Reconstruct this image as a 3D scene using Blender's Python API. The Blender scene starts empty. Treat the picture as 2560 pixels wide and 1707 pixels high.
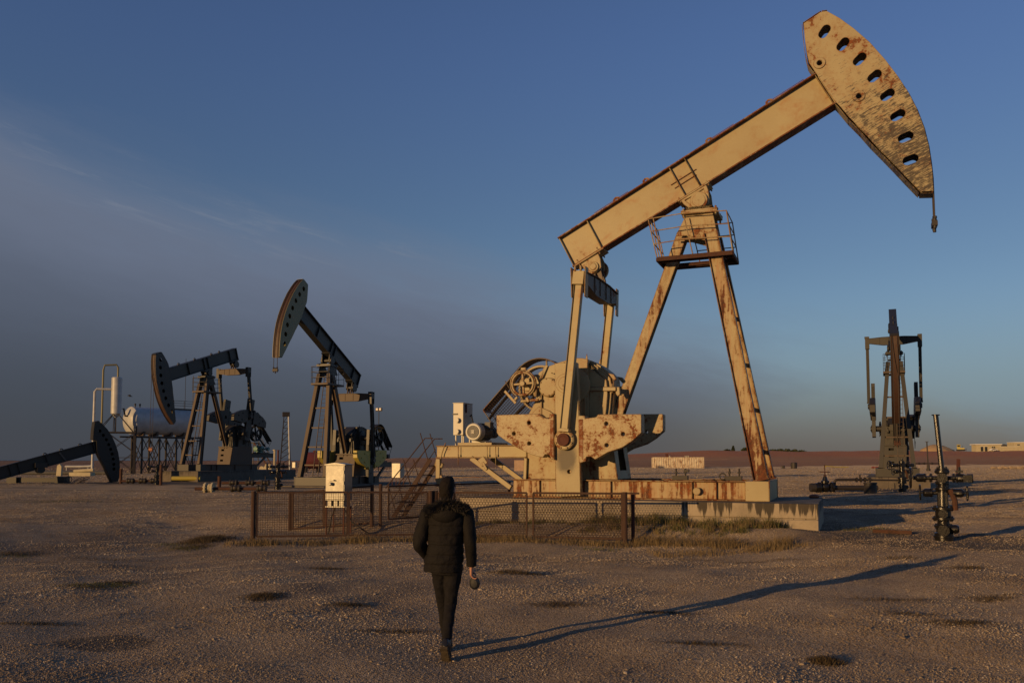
import bpy, bmesh, math, random
import numpy as np
from mathutils import Vector, Matrix
R = math.radians
rng = random.Random(7)
nr = np.random.RandomState(11)
S = bpy.context.scene
COL = S.collection

# ---------------------------------------------------------------- camera
CAM_H = 1.92; PIT = R(3.3); FPX = 2100.0; PRX, PRY = 1280.0, 1029.0
cd = bpy.data.cameras.new('camera'); cam = bpy.data.objects.new('camera', cd); COL.objects.link(cam)
cam.location = (0, 0, CAM_H); cam.rotation_euler = (R(90) + PIT, 0, 0)
cd.sensor_width = 36; cd.lens = FPX / 2560 * 36; cd.shift_y = (PRY - 853.5) / 2560
cd.clip_start = .1; cd.clip_end = 20000
S.camera = cam
S.view_settings.view_transform = 'Standard'; S.view_settings.look = 'None'
S.view_settings.exposure = 0; S.view_settings.gamma = 1
S.cycles.max_bounces = 6; S.cycles.use_denoising = True

# ---------------------------------------------------------------- sun and sky
SUN_AZ, SUN_EL = 228.0, 7.6            # degrees clockwise from +Y, above the horizon
sd = bpy.data.lights.new('sun', 'SUN'); so = bpy.data.objects.new('sun', sd); COL.objects.link(so)
sd.energy = 3.7; sd.angle = R(.5); sd.color = (1.0, .60, .25)
tosun = Vector((math.sin(R(SUN_AZ)) * math.cos(R(SUN_EL)), math.cos(R(SUN_AZ)) * math.cos(R(SUN_EL)), math.sin(R(SUN_EL))))
so.rotation_euler = tosun.to_track_quat('Z', 'Y').to_euler()

class NT:
    """small node-tree helper"""
    def __init__(s, nt): s.nt = nt; nt.nodes.clear()
    def n(s, kind, **k):
        nd = s.nt.nodes.new(kind)
        for a, v in k.items():
            if a.startswith('_'): setattr(nd, a[1:], v)
        return nd
    def link(s, a, b): s.nt.links.new(a, b)
    def val(s, sock, v):
        if isinstance(v, bpy.types.NodeSocket): s.link(v, sock)
        else:
            if isinstance(v, (tuple, list)) and len(v) == 3 and len(sock.default_value) == 4: v = (*v, 1)
            sock.default_value = v
    def math(s, op, a, b=0.0, c=0.0, clamp=False):
        nd = s.n('ShaderNodeMath', _operation=op, _use_clamp=clamp)
        s.val(nd.inputs[0], a); s.val(nd.inputs[1], b); s.val(nd.inputs[2], c)
        return nd.outputs[0]
    def mix(s, f, a, b, blend='MIX'):
        nd = s.n('ShaderNodeMix', _data_type='RGBA', _blend_type=blend)
        s.val(nd.inputs[0], f); s.val(nd.inputs[6], a); s.val(nd.inputs[7], b)
        return nd.outputs[2]
    def ss(s, x, lo, hi):
        nd = s.n('ShaderNodeMapRange', _interpolation_type='SMOOTHSTEP')
        s.val(nd.inputs[0], x); s.val(nd.inputs[1], lo); s.val(nd.inputs[2], hi)
        return nd.outputs[0]
    def noise(s, vec, scale, detail=6, rough=.6, dist=0.0, col=False):
        nd = s.n('ShaderNodeTexNoise')
        if vec is not None: s.link(vec, nd.inputs['Vector'])
        nd.inputs['Scale'].default_value = scale; nd.inputs['Detail'].default_value = detail
        nd.inputs['Roughness'].default_value = rough; nd.inputs['Distortion'].default_value = dist
        return nd.outputs[1 if col else 0]
    def vor(s, vec, scale, out='Distance', feature='F1'):
        nd = s.n('ShaderNodeTexVoronoi', _feature=feature)
        if vec is not None: s.link(vec, nd.inputs['Vector'])
        nd.inputs['Scale'].default_value = scale
        return nd.outputs[out]
    def mapv(s, vec, scale=(1, 1, 1), rot=(0, 0, 0), loc=(0, 0, 0)):
        nd = s.n('ShaderNodeMapping'); s.link(vec, nd.inputs[0])
        nd.inputs[1].default_value = loc; nd.inputs[2].default_value = rot; nd.inputs[3].default_value = scale
        return nd.outputs[0]
    def xyz(s, vec):
        nd = s.n('ShaderNodeSeparateXYZ'); s.link(vec, nd.inputs[0]); return nd.outputs

W = bpy.data.worlds.new('World'); S.world = W; W.use_nodes = True
t = NT(W.node_tree)
out = t.n('ShaderNodeOutputWorld'); bg = t.n('ShaderNodeBackground'); t.link(bg.outputs[0], out.inputs[0])
sky = t.n('ShaderNodeTexSky', _sky_type='NISHITA', _sun_disc=False)
sky.sun_elevation = R(SUN_EL); sky.sun_rotation = R(SUN_AZ); sky.altitude = 300; sky.air_density = 1.0; sky.dust_density = .6; sky.ozone_density = 2.5
dirv = t.n('ShaderNodeTexCoord').outputs['Generated']
dx, dy, dz = t.xyz(dirv)
hor = t.math('SQRT', t.math('ADD', t.math('MULTIPLY', dx, dx), t.math('MULTIPLY', dy, dy)))
tel = t.math('DIVIDE', dz, t.math('MAXIMUM', hor, .02))           # tangent of the elevation
taz = t.math('DIVIDE', dx, t.math('MAXIMUM', dy, .15))            # tangent of the azimuth from +Y
# a thin veil of high cloud and dust haze lying low in the east, thicker to the north (left)
tilt = t.mapv(dirv, rot=(0, R(-13), 0))
wv = t.noise(t.mapv(tilt, (2.0, 2.0, 9.0)), 1.6, 5, .62)
edge = t.math('ADD', t.math('MULTIPLY_ADD', taz, -.220, .198), t.math('MULTIPLY_ADD', wv, .12, -.06))
veil = t.math('MULTIPLY', t.ss(tel, t.math('ADD', edge, .075), t.math('SUBTRACT', edge, .075)), t.ss(taz, .75, .15))
low = t.ss(tel, .20, -.01)
veil = t.math('MAXIMUM', t.math('MULTIPLY', veil, .95), t.math('MULTIPLY', low, .93))
# wisps of cirrus along the upper edge of the veil
cirv = t.mapv(tilt, (3.2, 3.2, 30.0))
cir = t.ss(t.noise(cirv, 2.4, 9, .68, .35), .50, .78)
band = t.math('MULTIPLY', t.ss(t.math('ABSOLUTE', t.math('SUBTRACT', tel, t.math('ADD', edge, -.005))), .055, .0), t.ss(taz, .15, -.40))
cir = t.math('MULTIPLY', cir, band)
below = t.math('DIVIDE', t.math('SUBTRACT', edge, tel), t.math('MAXIMUM', edge, .08))
horcol = t.mix(t.ss(taz, -.2, .62), (.050, .057, .075), (.135, .122, .115))
midcol = t.mix(t.ss(taz, -.2, .62), (.150, .180, .255), (.150, .205, .270))
veilcol = t.mix(t.ss(below, .95, -.05), horcol, midcol)
SKY_K = 1.0
skyc = t.mix(1.0, sky.outputs[0], (SKY_K, SKY_K, SKY_K), 'MULTIPLY')
skyc = t.mix(1.0, skyc, t.mix(t.ss(tel, .55, .2), (1.0, .95, 1.2), (.92, .86, .93)), 'MULTIPLY')
# the veil's colours are written for a strength of .1
veil10 = t.mix(1.0, veilcol, (10, 10, 10), 'MULTIPLY')
c = t.mix(veil, skyc, veil10)
c = t.mix(t.math('MULTIPLY', cir, .6), c, (2.2, 2.45, 3.0))
t.link(c, bg.inputs[0]); bg.inputs[1].default_value = .1

# ---------------------------------------------------------------- helpers
def ray(px, py):
    a = (px - PRX) / FPX; b = -(py - PRY) / FPX
    return Vector((a, math.cos(PIT) - b * math.sin(PIT), math.sin(PIT) + b * math.cos(PIT)))
def gp(px, py, z=0.0):
    """point of the level z seen along a pixel of the 2560 x 1707 photograph"""
    d = ray(px, py); k = (z - CAM_H) / d.z
    return Vector((d.x * k, d.y * k, z))
def at(px, py, D):
    d = ray(px, py); k = D / d.y
    return Vector((d.x * k, D, CAM_H + d.z * k))

class MB:
    def __init__(s): s.v = []; s.f = []
    def add(s, vs, fs):
        o = len(s.v); s.v += [tuple(p) for p in vs]; s.f += [tuple(i + o for i in f) for f in fs]; return s
    def box(s, x0, x1, y0, y1, z0, z1):
        return s.add([(x0, y0, z0), (x1, y0, z0), (x1, y1, z0), (x0, y1, z0), (x0, y0, z1), (x1, y0, z1), (x1, y1, z1), (x0, y1, z1)],
                     [(0, 3, 2, 1), (4, 5, 6, 7), (0, 1, 5, 4), (1, 2, 6, 5), (2, 3, 7, 6), (3, 0, 4, 7)])
    def bar(s, p0, p1, w, h, side=(0, 1, 0), e0=0, e1=0):
        """box from p0 to p1; w along `side`, h across"""
        p0, p1 = Vector(p0), Vector(p1); d = (p1 - p0).normalized(); p0 = p0 - d * e0; p1 = p1 + d * e1
        sd = Vector(side); sd = (sd - d * sd.dot(d)).normalized(); up = d.cross(sd)
        q = []
        for p in (p0, p1):
            for a, b in ((-1, -1), (1, -1), (1, 1), (-1, 1)): q.append(p + sd * (a * w / 2) + up * (b * h / 2))
        return s.add(q, [(0, 1, 2, 3), (7, 6, 5, 4), (0, 4, 5, 1), (1, 5, 6, 2), (2, 6, 7, 3), (3, 7, 4, 0)])
    def ibeam(s, p0, p1, depth, width, tf=.03, tw=.03, side=(0, 1, 0), e0=0, e1=0):
        """I section: flanges `width` along side, `depth` across"""
        p0, p1 = Vector(p0), Vector(p1); d = (p1 - p0).normalized()
        sd = Vector(side); sd = (sd - d * sd.dot(d)).normalized(); up = d.cross(sd)
        o = up * (depth / 2 - tf / 2)
        s.bar(p0 + o, p1 + o, width, tf, side, e0, e1); s.bar(p0 - o, p1 - o, width, tf, side, e0, e1)
        return s.bar(p0, p1, tw, depth - 2 * tf, side, e0, e1)
    def tube(s, p0, p1, r, r2=None, n=12, cap=True):
        return s.path([p0, p1], r, n, cap, None if r2 is None else [r, r2])
    def path(s, pts, r, n=8, cap=True, rs=None):
        pts = [Vector(p) for p in pts]; m = len(pts); q = []; prev = None
        for i, p in enumerate(pts):
            d = (pts[min(i + 1, m - 1)] - pts[max(i - 1, 0)]).normalized()
            if prev is None:
                a = Vector((0, 0, 1)) if abs(d.z) < .9 else Vector((1, 0, 0)); x = (a - d * a.dot(d)).normalized()
            else: x = (prev - d * prev.dot(d)).normalized()
            prev = x; y = d.cross(x); rr = rs[i] if rs else r
            for k in range(n):
                an = 2 * math.pi * k / n; q.append(p + x * (rr * math.cos(an)) + y * (rr * math.sin(an)))
        f = []
        for i in range(m - 1):
            for k in range(n):
                a, b = i * n + k, i * n + (k + 1) % n; f.append((a, b, b + n, a + n))
        if cap: f.append(tuple(range(n))[::-1]); f.append(tuple(range((m - 1) * n, m * n)))
        return s.add(q, f)
    def prism(s, poly, y0, y1, fn=None):
        """polygon (u, z) extruded along v from y0 to y1"""
        n = len(poly); fn = fn or (lambda a, y, b: (a, y, b))
        q = [fn(a, y0, b) for a, b in poly] + [fn(a, y1, b) for a, b in poly]
        f = [tuple(range(n)), tuple(range(2 * n - 1, n - 1, -1))]
        for i in range(n):
            j = (i + 1) % n; f.append((j, i, i + n, j + n))
        return s.add(q, f)
    def plate(s, poly, holes, y0, y1, fn=None):
        """polygon with holes, thick from y0 to y1"""
        fn = fn or (lambda a, y, b: (a, y, b))
        bm = bmesh.new(); es = []
        for lp in [poly] + holes:
            vs = [bm.verts.new((a, 0, b)) for a, b in lp]
            es += [bm.edges.new((vs[i], vs[(i + 1) % len(vs)])) for i in range(len(vs))]
        bmesh.ops.triangle_fill(bm, use_beauty=True, use_dissolve=False, edges=es)
        bm.verts.index_update(); pts = [(v.co.x, v.co.z) for v in bm.verts]; n = len(pts)
        tri = [tuple(v.index for v in f.verts) for f in bm.faces]; bm.free()
        q = [fn(a, y0, b) for a, b in pts] + [fn(a, y1, b) for a, b in pts]
        f = tri + [tuple(i + n for i in reversed(x)) for x in tri]
        o = 0
        for lp in [poly] + holes:
            k = len(lp)
            for i in range(k): a, b = o + i, o + (i + 1) % k; f.append((b, a, a + n, b + n))
            o += k
        return s.add(q, f)
    def lathe(s, prof, o, ax, n=24, cap=True):
        """prof: list of (radius, distance along ax)"""
        o = Vector(o); ax = Vector(ax).normalized()
        a = Vector((0, 0, 1)) if abs(ax.z) < .9 else Vector((1, 0, 0)); x = (a - ax * a.dot(ax)).normalized(); y = ax.cross(x)
        q = []; m = len(prof)
        for r, h in prof:
            for k in range(n):
                an = 2 * math.pi * k / n; q.append(o + ax * h + x * (r * math.cos(an)) + y * (r * math.sin(an)))
        f = []
        for i in range(m - 1):
            for k in range(n):
                a_, b_ = i * n + k, i * n + (k + 1) % n; f.append((a_, b_, b_ + n, a_ + n))
        if cap: f.append(tuple(range(n))[::-1]); f.append(tuple(range((m - 1) * n, m * n)))
        return s.add(q, f)
    def disc(s, o, ax, r, h, n=24): return s.lathe([(r, 0), (r, h)], o, ax, n)
    def torus(s, o, ax, Rr, r, n=32, m=8):
        o = Vector(o); ax = Vector(ax).normalized(); a = Vector((0, 0, 1)) if abs(ax.z) < .9 else Vector((1, 0, 0))
        x = (a - ax * a.dot(ax)).normalized(); y = ax.cross(x); q = []; f = []
        for i in range(n):
            an = 2 * math.pi * i / n; d = x * math.cos(an) + y * math.sin(an)
            for k in range(m):
                b = 2 * math.pi * k / m; q.append(o + d * (Rr + r * math.cos(b)) + ax * (r * math.sin(b)))
        for i in range(n):
            for k in range(m):
                f.append((i * m + k, ((i + 1) % n) * m + k, ((i + 1) % n) * m + (k + 1) % m, i * m + (k + 1) % m))
        return s.add(q, f)
    def ell(s, c, rx, ry, rz, n=16, m=10):
        q = []; f = []
        for i in range(m + 1):
            th = math.pi * i / m
            for k in range(n):
                ph = 2 * math.pi * k / n
                q.append((c[0] + rx * math.sin(th) * math.cos(ph), c[1] + ry * math.sin(th) * math.sin(ph), c[2] + rz * math.cos(th)))
        for i in range(m):
            for k in range(n):
                a, b = i * n + k, i * n + (k + 1) % n; f.append((a, a + n, b + n, b))
        return s.add(q, f)
    def build(s, name, mat, parent=None, bevel=0.0, smooth=True, angle=24):
        me = bpy.data.meshes.new(name); me.from_pydata(s.v, [], s.f); me.validate()
        bm = bmesh.new(); bm.from_mesh(me); bmesh.ops.recalc_face_normals(bm, faces=bm.faces); bm.to_mesh(me); bm.free()
        if smooth:
            me.polygons.foreach_set('use_smooth', [True] * len(me.polygons)); me.set_sharp_from_angle(angle=R(angle))
        me.materials.append(mat)
        o = bpy.data.objects.new(name, me); COL.objects.link(o)
        if parent is not None: o.parent = parent
        if bevel:
            b = o.modifiers.new('edge', 'BEVEL'); b.width = bevel; b.segments = 1; b.limit_method = 'ANGLE'; b.angle_limit = R(40)
        return o

def tag(o, label=None, cat=None, group=None, kind=None):
    for k, v in (('label', label), ('category', cat), ('group', group), ('kind', kind)):
        if v: o[k] = v
    return o
def thing(name, label, cat, loc=(0, 0, 0), rz=0, group=None):
    o = bpy.data.objects.new(name, None); o.empty_display_size = .3; COL.objects.link(o)
    o.location = loc; o.rotation_euler = (0, 0, rz)
    return tag(o, label, cat, group)
def copy_tree(o, parent=None):
    c = o.copy(); COL.objects.link(c)
    if parent is not None: c.parent = parent
    for ch in list(o.children): copy_tree(ch, c)
    return c
def clip_lines(poly, ang, step, off=0.0):
    """lines of direction ang, `step` apart, clipped to a convex polygon"""
    d = (math.cos(ang), math.sin(ang)); nn = (-d[1], d[0])
    ds = [a * nn[0] + b * nn[1] for a, b in poly]; k = math.ceil((min(ds) + off) / step); res = []
    while k * step - off < max(ds):
        c0 = k * step - off; hit = []
        for i in range(len(poly)):
            a, b = poly[i], poly[(i + 1) % len(poly)]; da, db = ds[i] - c0, ds[(i + 1) % len(poly)] - c0
            if (da < 0) != (db < 0):
                w = da / (da - db); hit.append((a[0] + (b[0] - a[0]) * w, a[1] + (b[1] - a[1]) * w))
        if len(hit) == 2: res.append(hit)
        k += 1
    return res
def circ(cx, cy, r, n=20): return [(cx + r * math.cos(2 * math.pi * i / n), cy + r * math.sin(2 * math.pi * i / n)) for i in range(n)]
def slot(cx, cy, L, r, ang, n=8):
    p = []
    for sgn, a0 in ((1, -90), (-1, 90)):
        for i in range(n + 1):
            a = R(a0 + 180 * i / n); p.append((sgn * L / 2 + r * math.cos(a), r * math.sin(a)))
    ca, sa = math.cos(ang), math.sin(ang)
    return [(cx + x * ca - y * sa, cy + x * sa + y * ca) for x, y in p]

# ---------------------------------------------------------------- materials
def mat(name):
    m = bpy.data.materials.new(name); m.use_nodes = True
    q = NT(m.node_tree); o = q.n('ShaderNodeOutputMaterial'); b = q.n('ShaderNodeBsdfPrincipled'); q.link(b.outputs[0], o.inputs[0])
    return m, q, b
def bump(q, b, h, strength, dist=.01):
    nd = q.n('ShaderNodeBump'); nd.inputs['Strength'].default_value = strength; nd.inputs['Distance'].default_value = dist
    q.link(h, nd.inputs['Height']); q.link(nd.outputs[0], b.inputs['Normal'])
def painted(name, col, rust=.2, scale=1.0, edges=0.0, streak=.0, rough=.55, dirt=.25, rustcol=(.21, .066, .018), rust2=(.060, .021, .010), chips=.25, oil=None, bumps=.25, runs=0.0, metal=0.0, foot=None, wear=.03, smear=0.0, blob=None):
    """weathered paint on steel: blotches of rust, speckled chips, vertical runs, grime; all fixed to the object"""
    m, q, b = mat(name); P = q.n('ShaderNodeTexCoord').outputs['Object']
    oi = q.n('ShaderNodeObjectInfo').outputs['Random']
    jit = q.n('ShaderNodeCombineXYZ'); q.link(q.math('MULTIPLY', oi, 37.0), jit.inputs[0]); q.link(q.math('MULTIPLY', oi, 11.0), jit.inputs[2])
    va = q.n('ShaderNodeVectorMath', _operation='ADD'); q.link(P, va.inputs[0]); q.link(jit.outputs[0], va.inputs[1]); V = va.outputs[0]
    n1 = q.noise(V, 1.1 * scale, 12, .68, .4); n2 = q.noise(V, 6 * scale, 8, .7); n3 = q.noise(V, 24 * scale, 4, .6)
    st = q.noise(q.mapv(V, (5.5 * scale, 5.5 * scale, .55 * scale)), 1.0, 8, .65)
    r0 = q.math('ADD', q.math('MULTIPLY', n1, .62), q.math('MULTIPLY', n2, .38))
    if streak: r0 = q.math('ADD', q.math('MULTIPLY', r0, 1 - streak), q.math('MULTIPLY', st, streak))
    if foot: r0 = q.math('ADD', r0, q.math('MULTIPLY', q.ss(q.xyz(P)[2], foot[0], foot[1]), .075))
    th = .72 - .34 * rust
    rm = q.ss(r0, th, th + .055)
    halo = q.ss(r0, th - .10, th + .05)
    if chips:
        cm = q.ss(q.math('ADD', q.math('MULTIPLY', n3, .5), q.math('MULTIPLY', n2, .5)), .70 - .12 * chips, .735 - .12 * chips)
        rm = q.math('MAXIMUM', rm, cm)
    if edges:    # paint worn to rust along the arrises
        bv = q.n('ShaderNodeBevel', _samples=4); bv.inputs[0].default_value = wear
        dt = q.n('ShaderNodeVectorMath', _operation='DOT_PRODUCT'); q.link(bv.outputs[0], dt.inputs[0]); q.link(q.n('ShaderNodeNewGeometry').outputs['True Normal'], dt.inputs[1])
        em = q.math('MULTIPLY', q.ss(dt.outputs['Value'], .985, .86), q.ss(q.math('ADD', q.math('MULTIPLY', n1, .5), q.math('MULTIPLY', n2, .5)), .60 - .22 * edges, .66 - .12 * edges))
        rm = q.math('MAXIMUM', rm, em); halo = q.math('MAXIMUM', halo, em)
    var = q.noise(V, .55 * scale, 5, .6)
    cc = q.mix(q.math('MULTIPLY', q.ss(var, .3, .75), dirt), col, tuple(x * y for x, y in zip(col, (.60, .50, .40))))
    cc = q.mix(q.math('MULTIPLY', n3, dirt * .5), cc, tuple(x * .62 for x in col))
    if runs:
        rn = q.ss(q.noise(q.mapv(V, (9 * scale, 9 * scale, .25 * scale)), 1.0, 6, .7), .62 - .16 * runs, .78)
        cc = q.mix(q.math('MULTIPLY', rn, .75), cc, (.32, .105, .022))
    cc = q.mix(q.math('MULTIPLY', halo, .55), cc, (col[0] * .72, col[1] * .46, col[2] * .30))
    rc = q.mix(q.ss(n2, .35, .65), rust2, rustcol)
    if smear:    # blurred rust wash
        sm_ = q.math('MULTIPLY', q.ss(q.noise(q.mapv(q.mapv(V, rot=(0, R(27), 0)), (.7, .7, 1.5)), 1.0, 5, .55, .6), .54, .74), q.ss(n2, .25, .65))
        cc = q.mix(q.math('MULTIPLY', sm_, smear), cc, (.30, .125, .035))
    if blob:     # grease thrown from the pin
        X_, _, Z_ = q.xyz(P); ax = q.math('DIVIDE', q.math('SUBTRACT', X_, blob[0]), blob[2]); az = q.math('DIVIDE', q.math('SUBTRACT', Z_, blob[1]), blob[3])
        bl = q.ss(q.math('ADD', q.math('SQRT', q.math('ADD', q.math('MULTIPLY', ax, ax), q.math('MULTIPLY', az, az))), q.math('MULTIPLY_ADD', n1, 1.1, -.55)), 1.05, .45)
        cc = q.mix(q.math('MULTIPLY', bl, .85), cc, (.035, .026, .018))
    cc = q.mix(rm, cc, rc)
    ro = q.math('MULTIPLY_ADD', rm, .92 - rough, rough)
    if oil:      # oily streaks wiped across the plate, thickest low down: (z where it starts, z where it is full)
        sx = q.math('ADD', q.math('MULTIPLY', q.noise(q.mapv(q.mapv(P, rot=(0, R(24), 0)), (4.0, 4.0, 30.0)), 1.0, 10, .75, .2), .7), q.math('MULTIPLY', q.noise(P, 3.0, 8, .7), .3))
        zz = q.xyz(P)[2]; xx = q.xyz(P)[0]
        full = q.ss(q.math('MULTIPLY_ADD', xx, -.55, zz), oil[0], oil[1])
        om = q.math('MULTIPLY', q.ss(q.math('MULTIPLY_ADD', full, .13, sx), .575, .635), .88)
        cc = q.mix(om, cc, (.035, .027, .02)); ro = q.math('MULTIPLY_ADD', om, -.2, ro)
    q.link(cc, b.inputs['Base Color']); q.link(ro, b.inputs['Roughness'])
    if metal: b.inputs['Metallic'].default_value = metal
    if bumps: bump(q, b, q.math('ADD', q.math('MULTIPLY', rm, -.6), q.math('MULTIPLY', n3, .4)), bumps, .01)
    return m
def plain(name, col, rough=.7, var=.3, scale=6.0, metal=0.0, bumps=.15, col2=None):
    m, q, b = mat(name); P = q.n('ShaderNodeTexCoord').outputs['Object']
    n = q.noise(P, scale, 8, .65)
    c2 = col2 or tuple(x * (1 - var) for x in col)
    q.link(q.mix(q.ss(n, .35, .65), col, c2), b.inputs['Base Color']); b.inputs['Roughness'].default_value = rough; b.inputs['Metallic'].default_value = metal
    if bumps: bump(q, b, q.noise(P, scale * 6, 5, .6), bumps, .008)
    return m

CREAM = (.37, .31, .165)
M = {}
M['cream'] = painted('cream paint', CREAM, .30, 1.1, chips=.25, dirt=.45, edges=1.0)
M['cream_web'] = painted('cream paint on beam', (.385, .325, .175), .40, .6, chips=.14, dirt=.5, edges=.6, smear=.85)
M['cream_crank'] = painted('cream paint on crank', CREAM, .34, 1.2, chips=.35, dirt=.45, edges=1.0, blob=(-3.95, 1.25, .42, .62))
M['cream_gear'] = painted('grimy cream paint', CREAM, .40, 1.5, chips=.55, dirt=.6, edges=1.0, smear=.5)
M['cream_rusty'] = painted('cream paint with rust', CREAM, .58, 1.2, streak=.25, chips=.35, edges=1.0)
M['cream_weight'] = painted('chipped cream paint', (.385, .32, .175), .58, 2.2, chips=1.0, edges=1.0)
M['cream_runs'] = painted('cream paint with rust runs', CREAM, .62, 1.1, streak=.55, chips=.4, runs=1.5, edges=1.0)
M['cream_leg'] = painted('cream paint on leg', CREAM, .58, 1.4, streak=.5, chips=.5, runs=1.1, foot=(3.0, .2), wear=.11, rustcol=(.15, .050, .019), edges=1.0)
M['cream_head'] = painted('scratched cream paint', (.37, .31, .17), .5, 1.6, chips=.35, oil=(11.6, 6.6), edges=1.0)
M['eq_dark'] = painted('grimy dark brown paint', (.10, .072, .045), .5, 2.0, chips=.5)
M['flange'] = painted('rusted flange', (.22, .13, .07), .8, 2.0, chips=.5)
M['rust'] = painted('rusted steel', (.075, .036, .022), .75, 2.5, chips=.3, rough=.85, rustcol=(.085, .034, .018), rust2=(.03, .015, .010))
M['rust_red'] = painted('red rusted steel', (.095, .030, .018), .6, 3.0, rough=.8, rustcol=(.11, .038, .02), rust2=(.05, .02, .012))
M['fence'] = painted('rusted fence tube', (.055, .030, .021), .6, 3.0, rough=.85, rustcol=(.065, .030, .018), rust2=(.028, .016, .012))
M['wire'] = plain('rusted wire', (.045, .024, .016), .85, .4, 20)
M['black'] = plain('black inner shade', (.012, .011, .010), .9, .2, 3, bumps=0)  # flat black colour in place of shade inside the pedestals
M['dark_steel'] = painted('greasy dark steel', (.027, .022, .018), .35, 2.0, rough=.6, rustcol=(.10, .04, .02))
M['grey_paint'] = painted('light grey paint', (.50, .49, .42), .12, 3.0, chips=.2, rough=.45)
M['grey_dark'] = plain('dark grey cast iron', (.10, .095, .085), .6, .35, 8)
M['white_box'] = painted('white cabinet paint', (.50, .48, .40), .16, 2.6, chips=.25, rough=.45)
M['galv'] = plain('galvanised sheet', (.31, .30, .255), .38, .28, 5, metal=.25)
M['vessel'] = plain('vessel white paint', (.44, .45, .45), .45, .2, 1.2)
M['olive'] = painted('dark olive paint', (.024, .023, .020), .25, 1.2, rough=.5, rustcol=(.10, .045, .022), chips=.2)
M['olive_brown'] = painted('brown primer', (.070, .046, .029), .35, 1.5, rough=.6, rustcol=(.15, .06, .03))
M['olive_head'] = painted('olive yellow paint', (.17, .155, .07), .16, 1.0, rough=.5)
M['head_face'] = painted('rope worn steel', (.060, .032, .022), .5, 2.0, rough=.6, rustcol=(.09, .038, .02))
M['yellow'] = painted('faded yellow paint', (.40, .33, .06), .2, 2.0, rough=.5)
M['orange'] = painted('orange paint', (.26, .085, .03), .25, 2.0, rough=.5)
M['teal'] = plain('teal motor paint', (.16, .30, .27), .45, .25, 6)
M['darkred'] = painted('dark red tank paint', (.19, .045, .035), .25, 1.0, rough=.6)
M['oily'] = painted('oil soaked iron', (.010, .009, .008), .12, 4.0, rough=.24, dirt=.1, chips=0, rustcol=(.05, .028, .015), rust2=(.035, .022, .015), bumps=.6)
M['pink'] = plain('plastered wall', (.50, .34, .22), .85, .15, 2)
M['wall'] = plain('cream rendered wall', (.48, .42, .27), .85, .15, 1.5)
M['roofwhite'] = plain('white roof edge', (.75, .73, .66), .6, .1, 2)
M['darkroof'] = plain('dark roof sheet', (.05, .05, .055), .7, .2, 1)
M['glass'] = plain('dark glass', (.03, .035, .04), .12, .1, 2, bumps=0)
M['carwhite'] = plain('white car paint', (.75, .74, .70), .3, .05, 2, bumps=0)
M['rubber'] = plain('rubber', (.02, .02, .02), .8, .2, 8)
M['rope'] = plain('greasy wire rope', (.05, .036, .026), .6, .3, 30)
M['leaf'] = plain('tree leaves', (.055, .072, .032), .8, .55, 1.5, bumps=0)
M['bark'] = plain('bark', (.07, .05, .035), .9, .3, 6)
M['hair'] = plain('dark hair', (.012, .009, .0075), .8, .4, 60, bumps=.5)
M['hair'].node_tree.nodes['Principled BSDF'].inputs['Specular IOR Level'].default_value = .2
M['skin'] = plain('skin', (.42, .20, .13), .55, .12, 12, bumps=.05)
M['fur'] = plain('grey fur trim', (.048, .043, .038), .9, .6, 40, bumps=0)
M['trousers'] = plain('charcoal trousers', (.0125, .0115, .0125), .9, .3, 18, bumps=.3)
M['trousers'].node_tree.nodes['Principled BSDF'].inputs['Specular IOR Level'].default_value = .2
M['boot'] = plain('dusty boot sole', (.075, .055, .032), .9, .5, 25, bumps=.4)
M['leather'] = plain('black leather', (.016, .016, .018), .42, .3, 30, bumps=.2)
M['light_lens'] = plain('lamp glass', (.75, .72, .65), .15, .05, 3, bumps=0)

m, q, b = mat('black padded nylon'); P = q.n('ShaderNodeTexCoord').outputs['Object']
n = q.noise(P, 14, 6, .6); q.link(q.mix(n, (.0050, .0042, .0040), (.0085, .0070, .0064)), b.inputs['Base Color']); b.inputs['Roughness'].default_value = .8; b.inputs['Specular IOR Level'].default_value = .25
bump(q, b, q.math('ADD', q.noise(q.mapv(P, (1, 1, .35)), 22, 6, .6), q.noise(P, 60, 3, .5)), .35, .015); M['jacket'] = m

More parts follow.
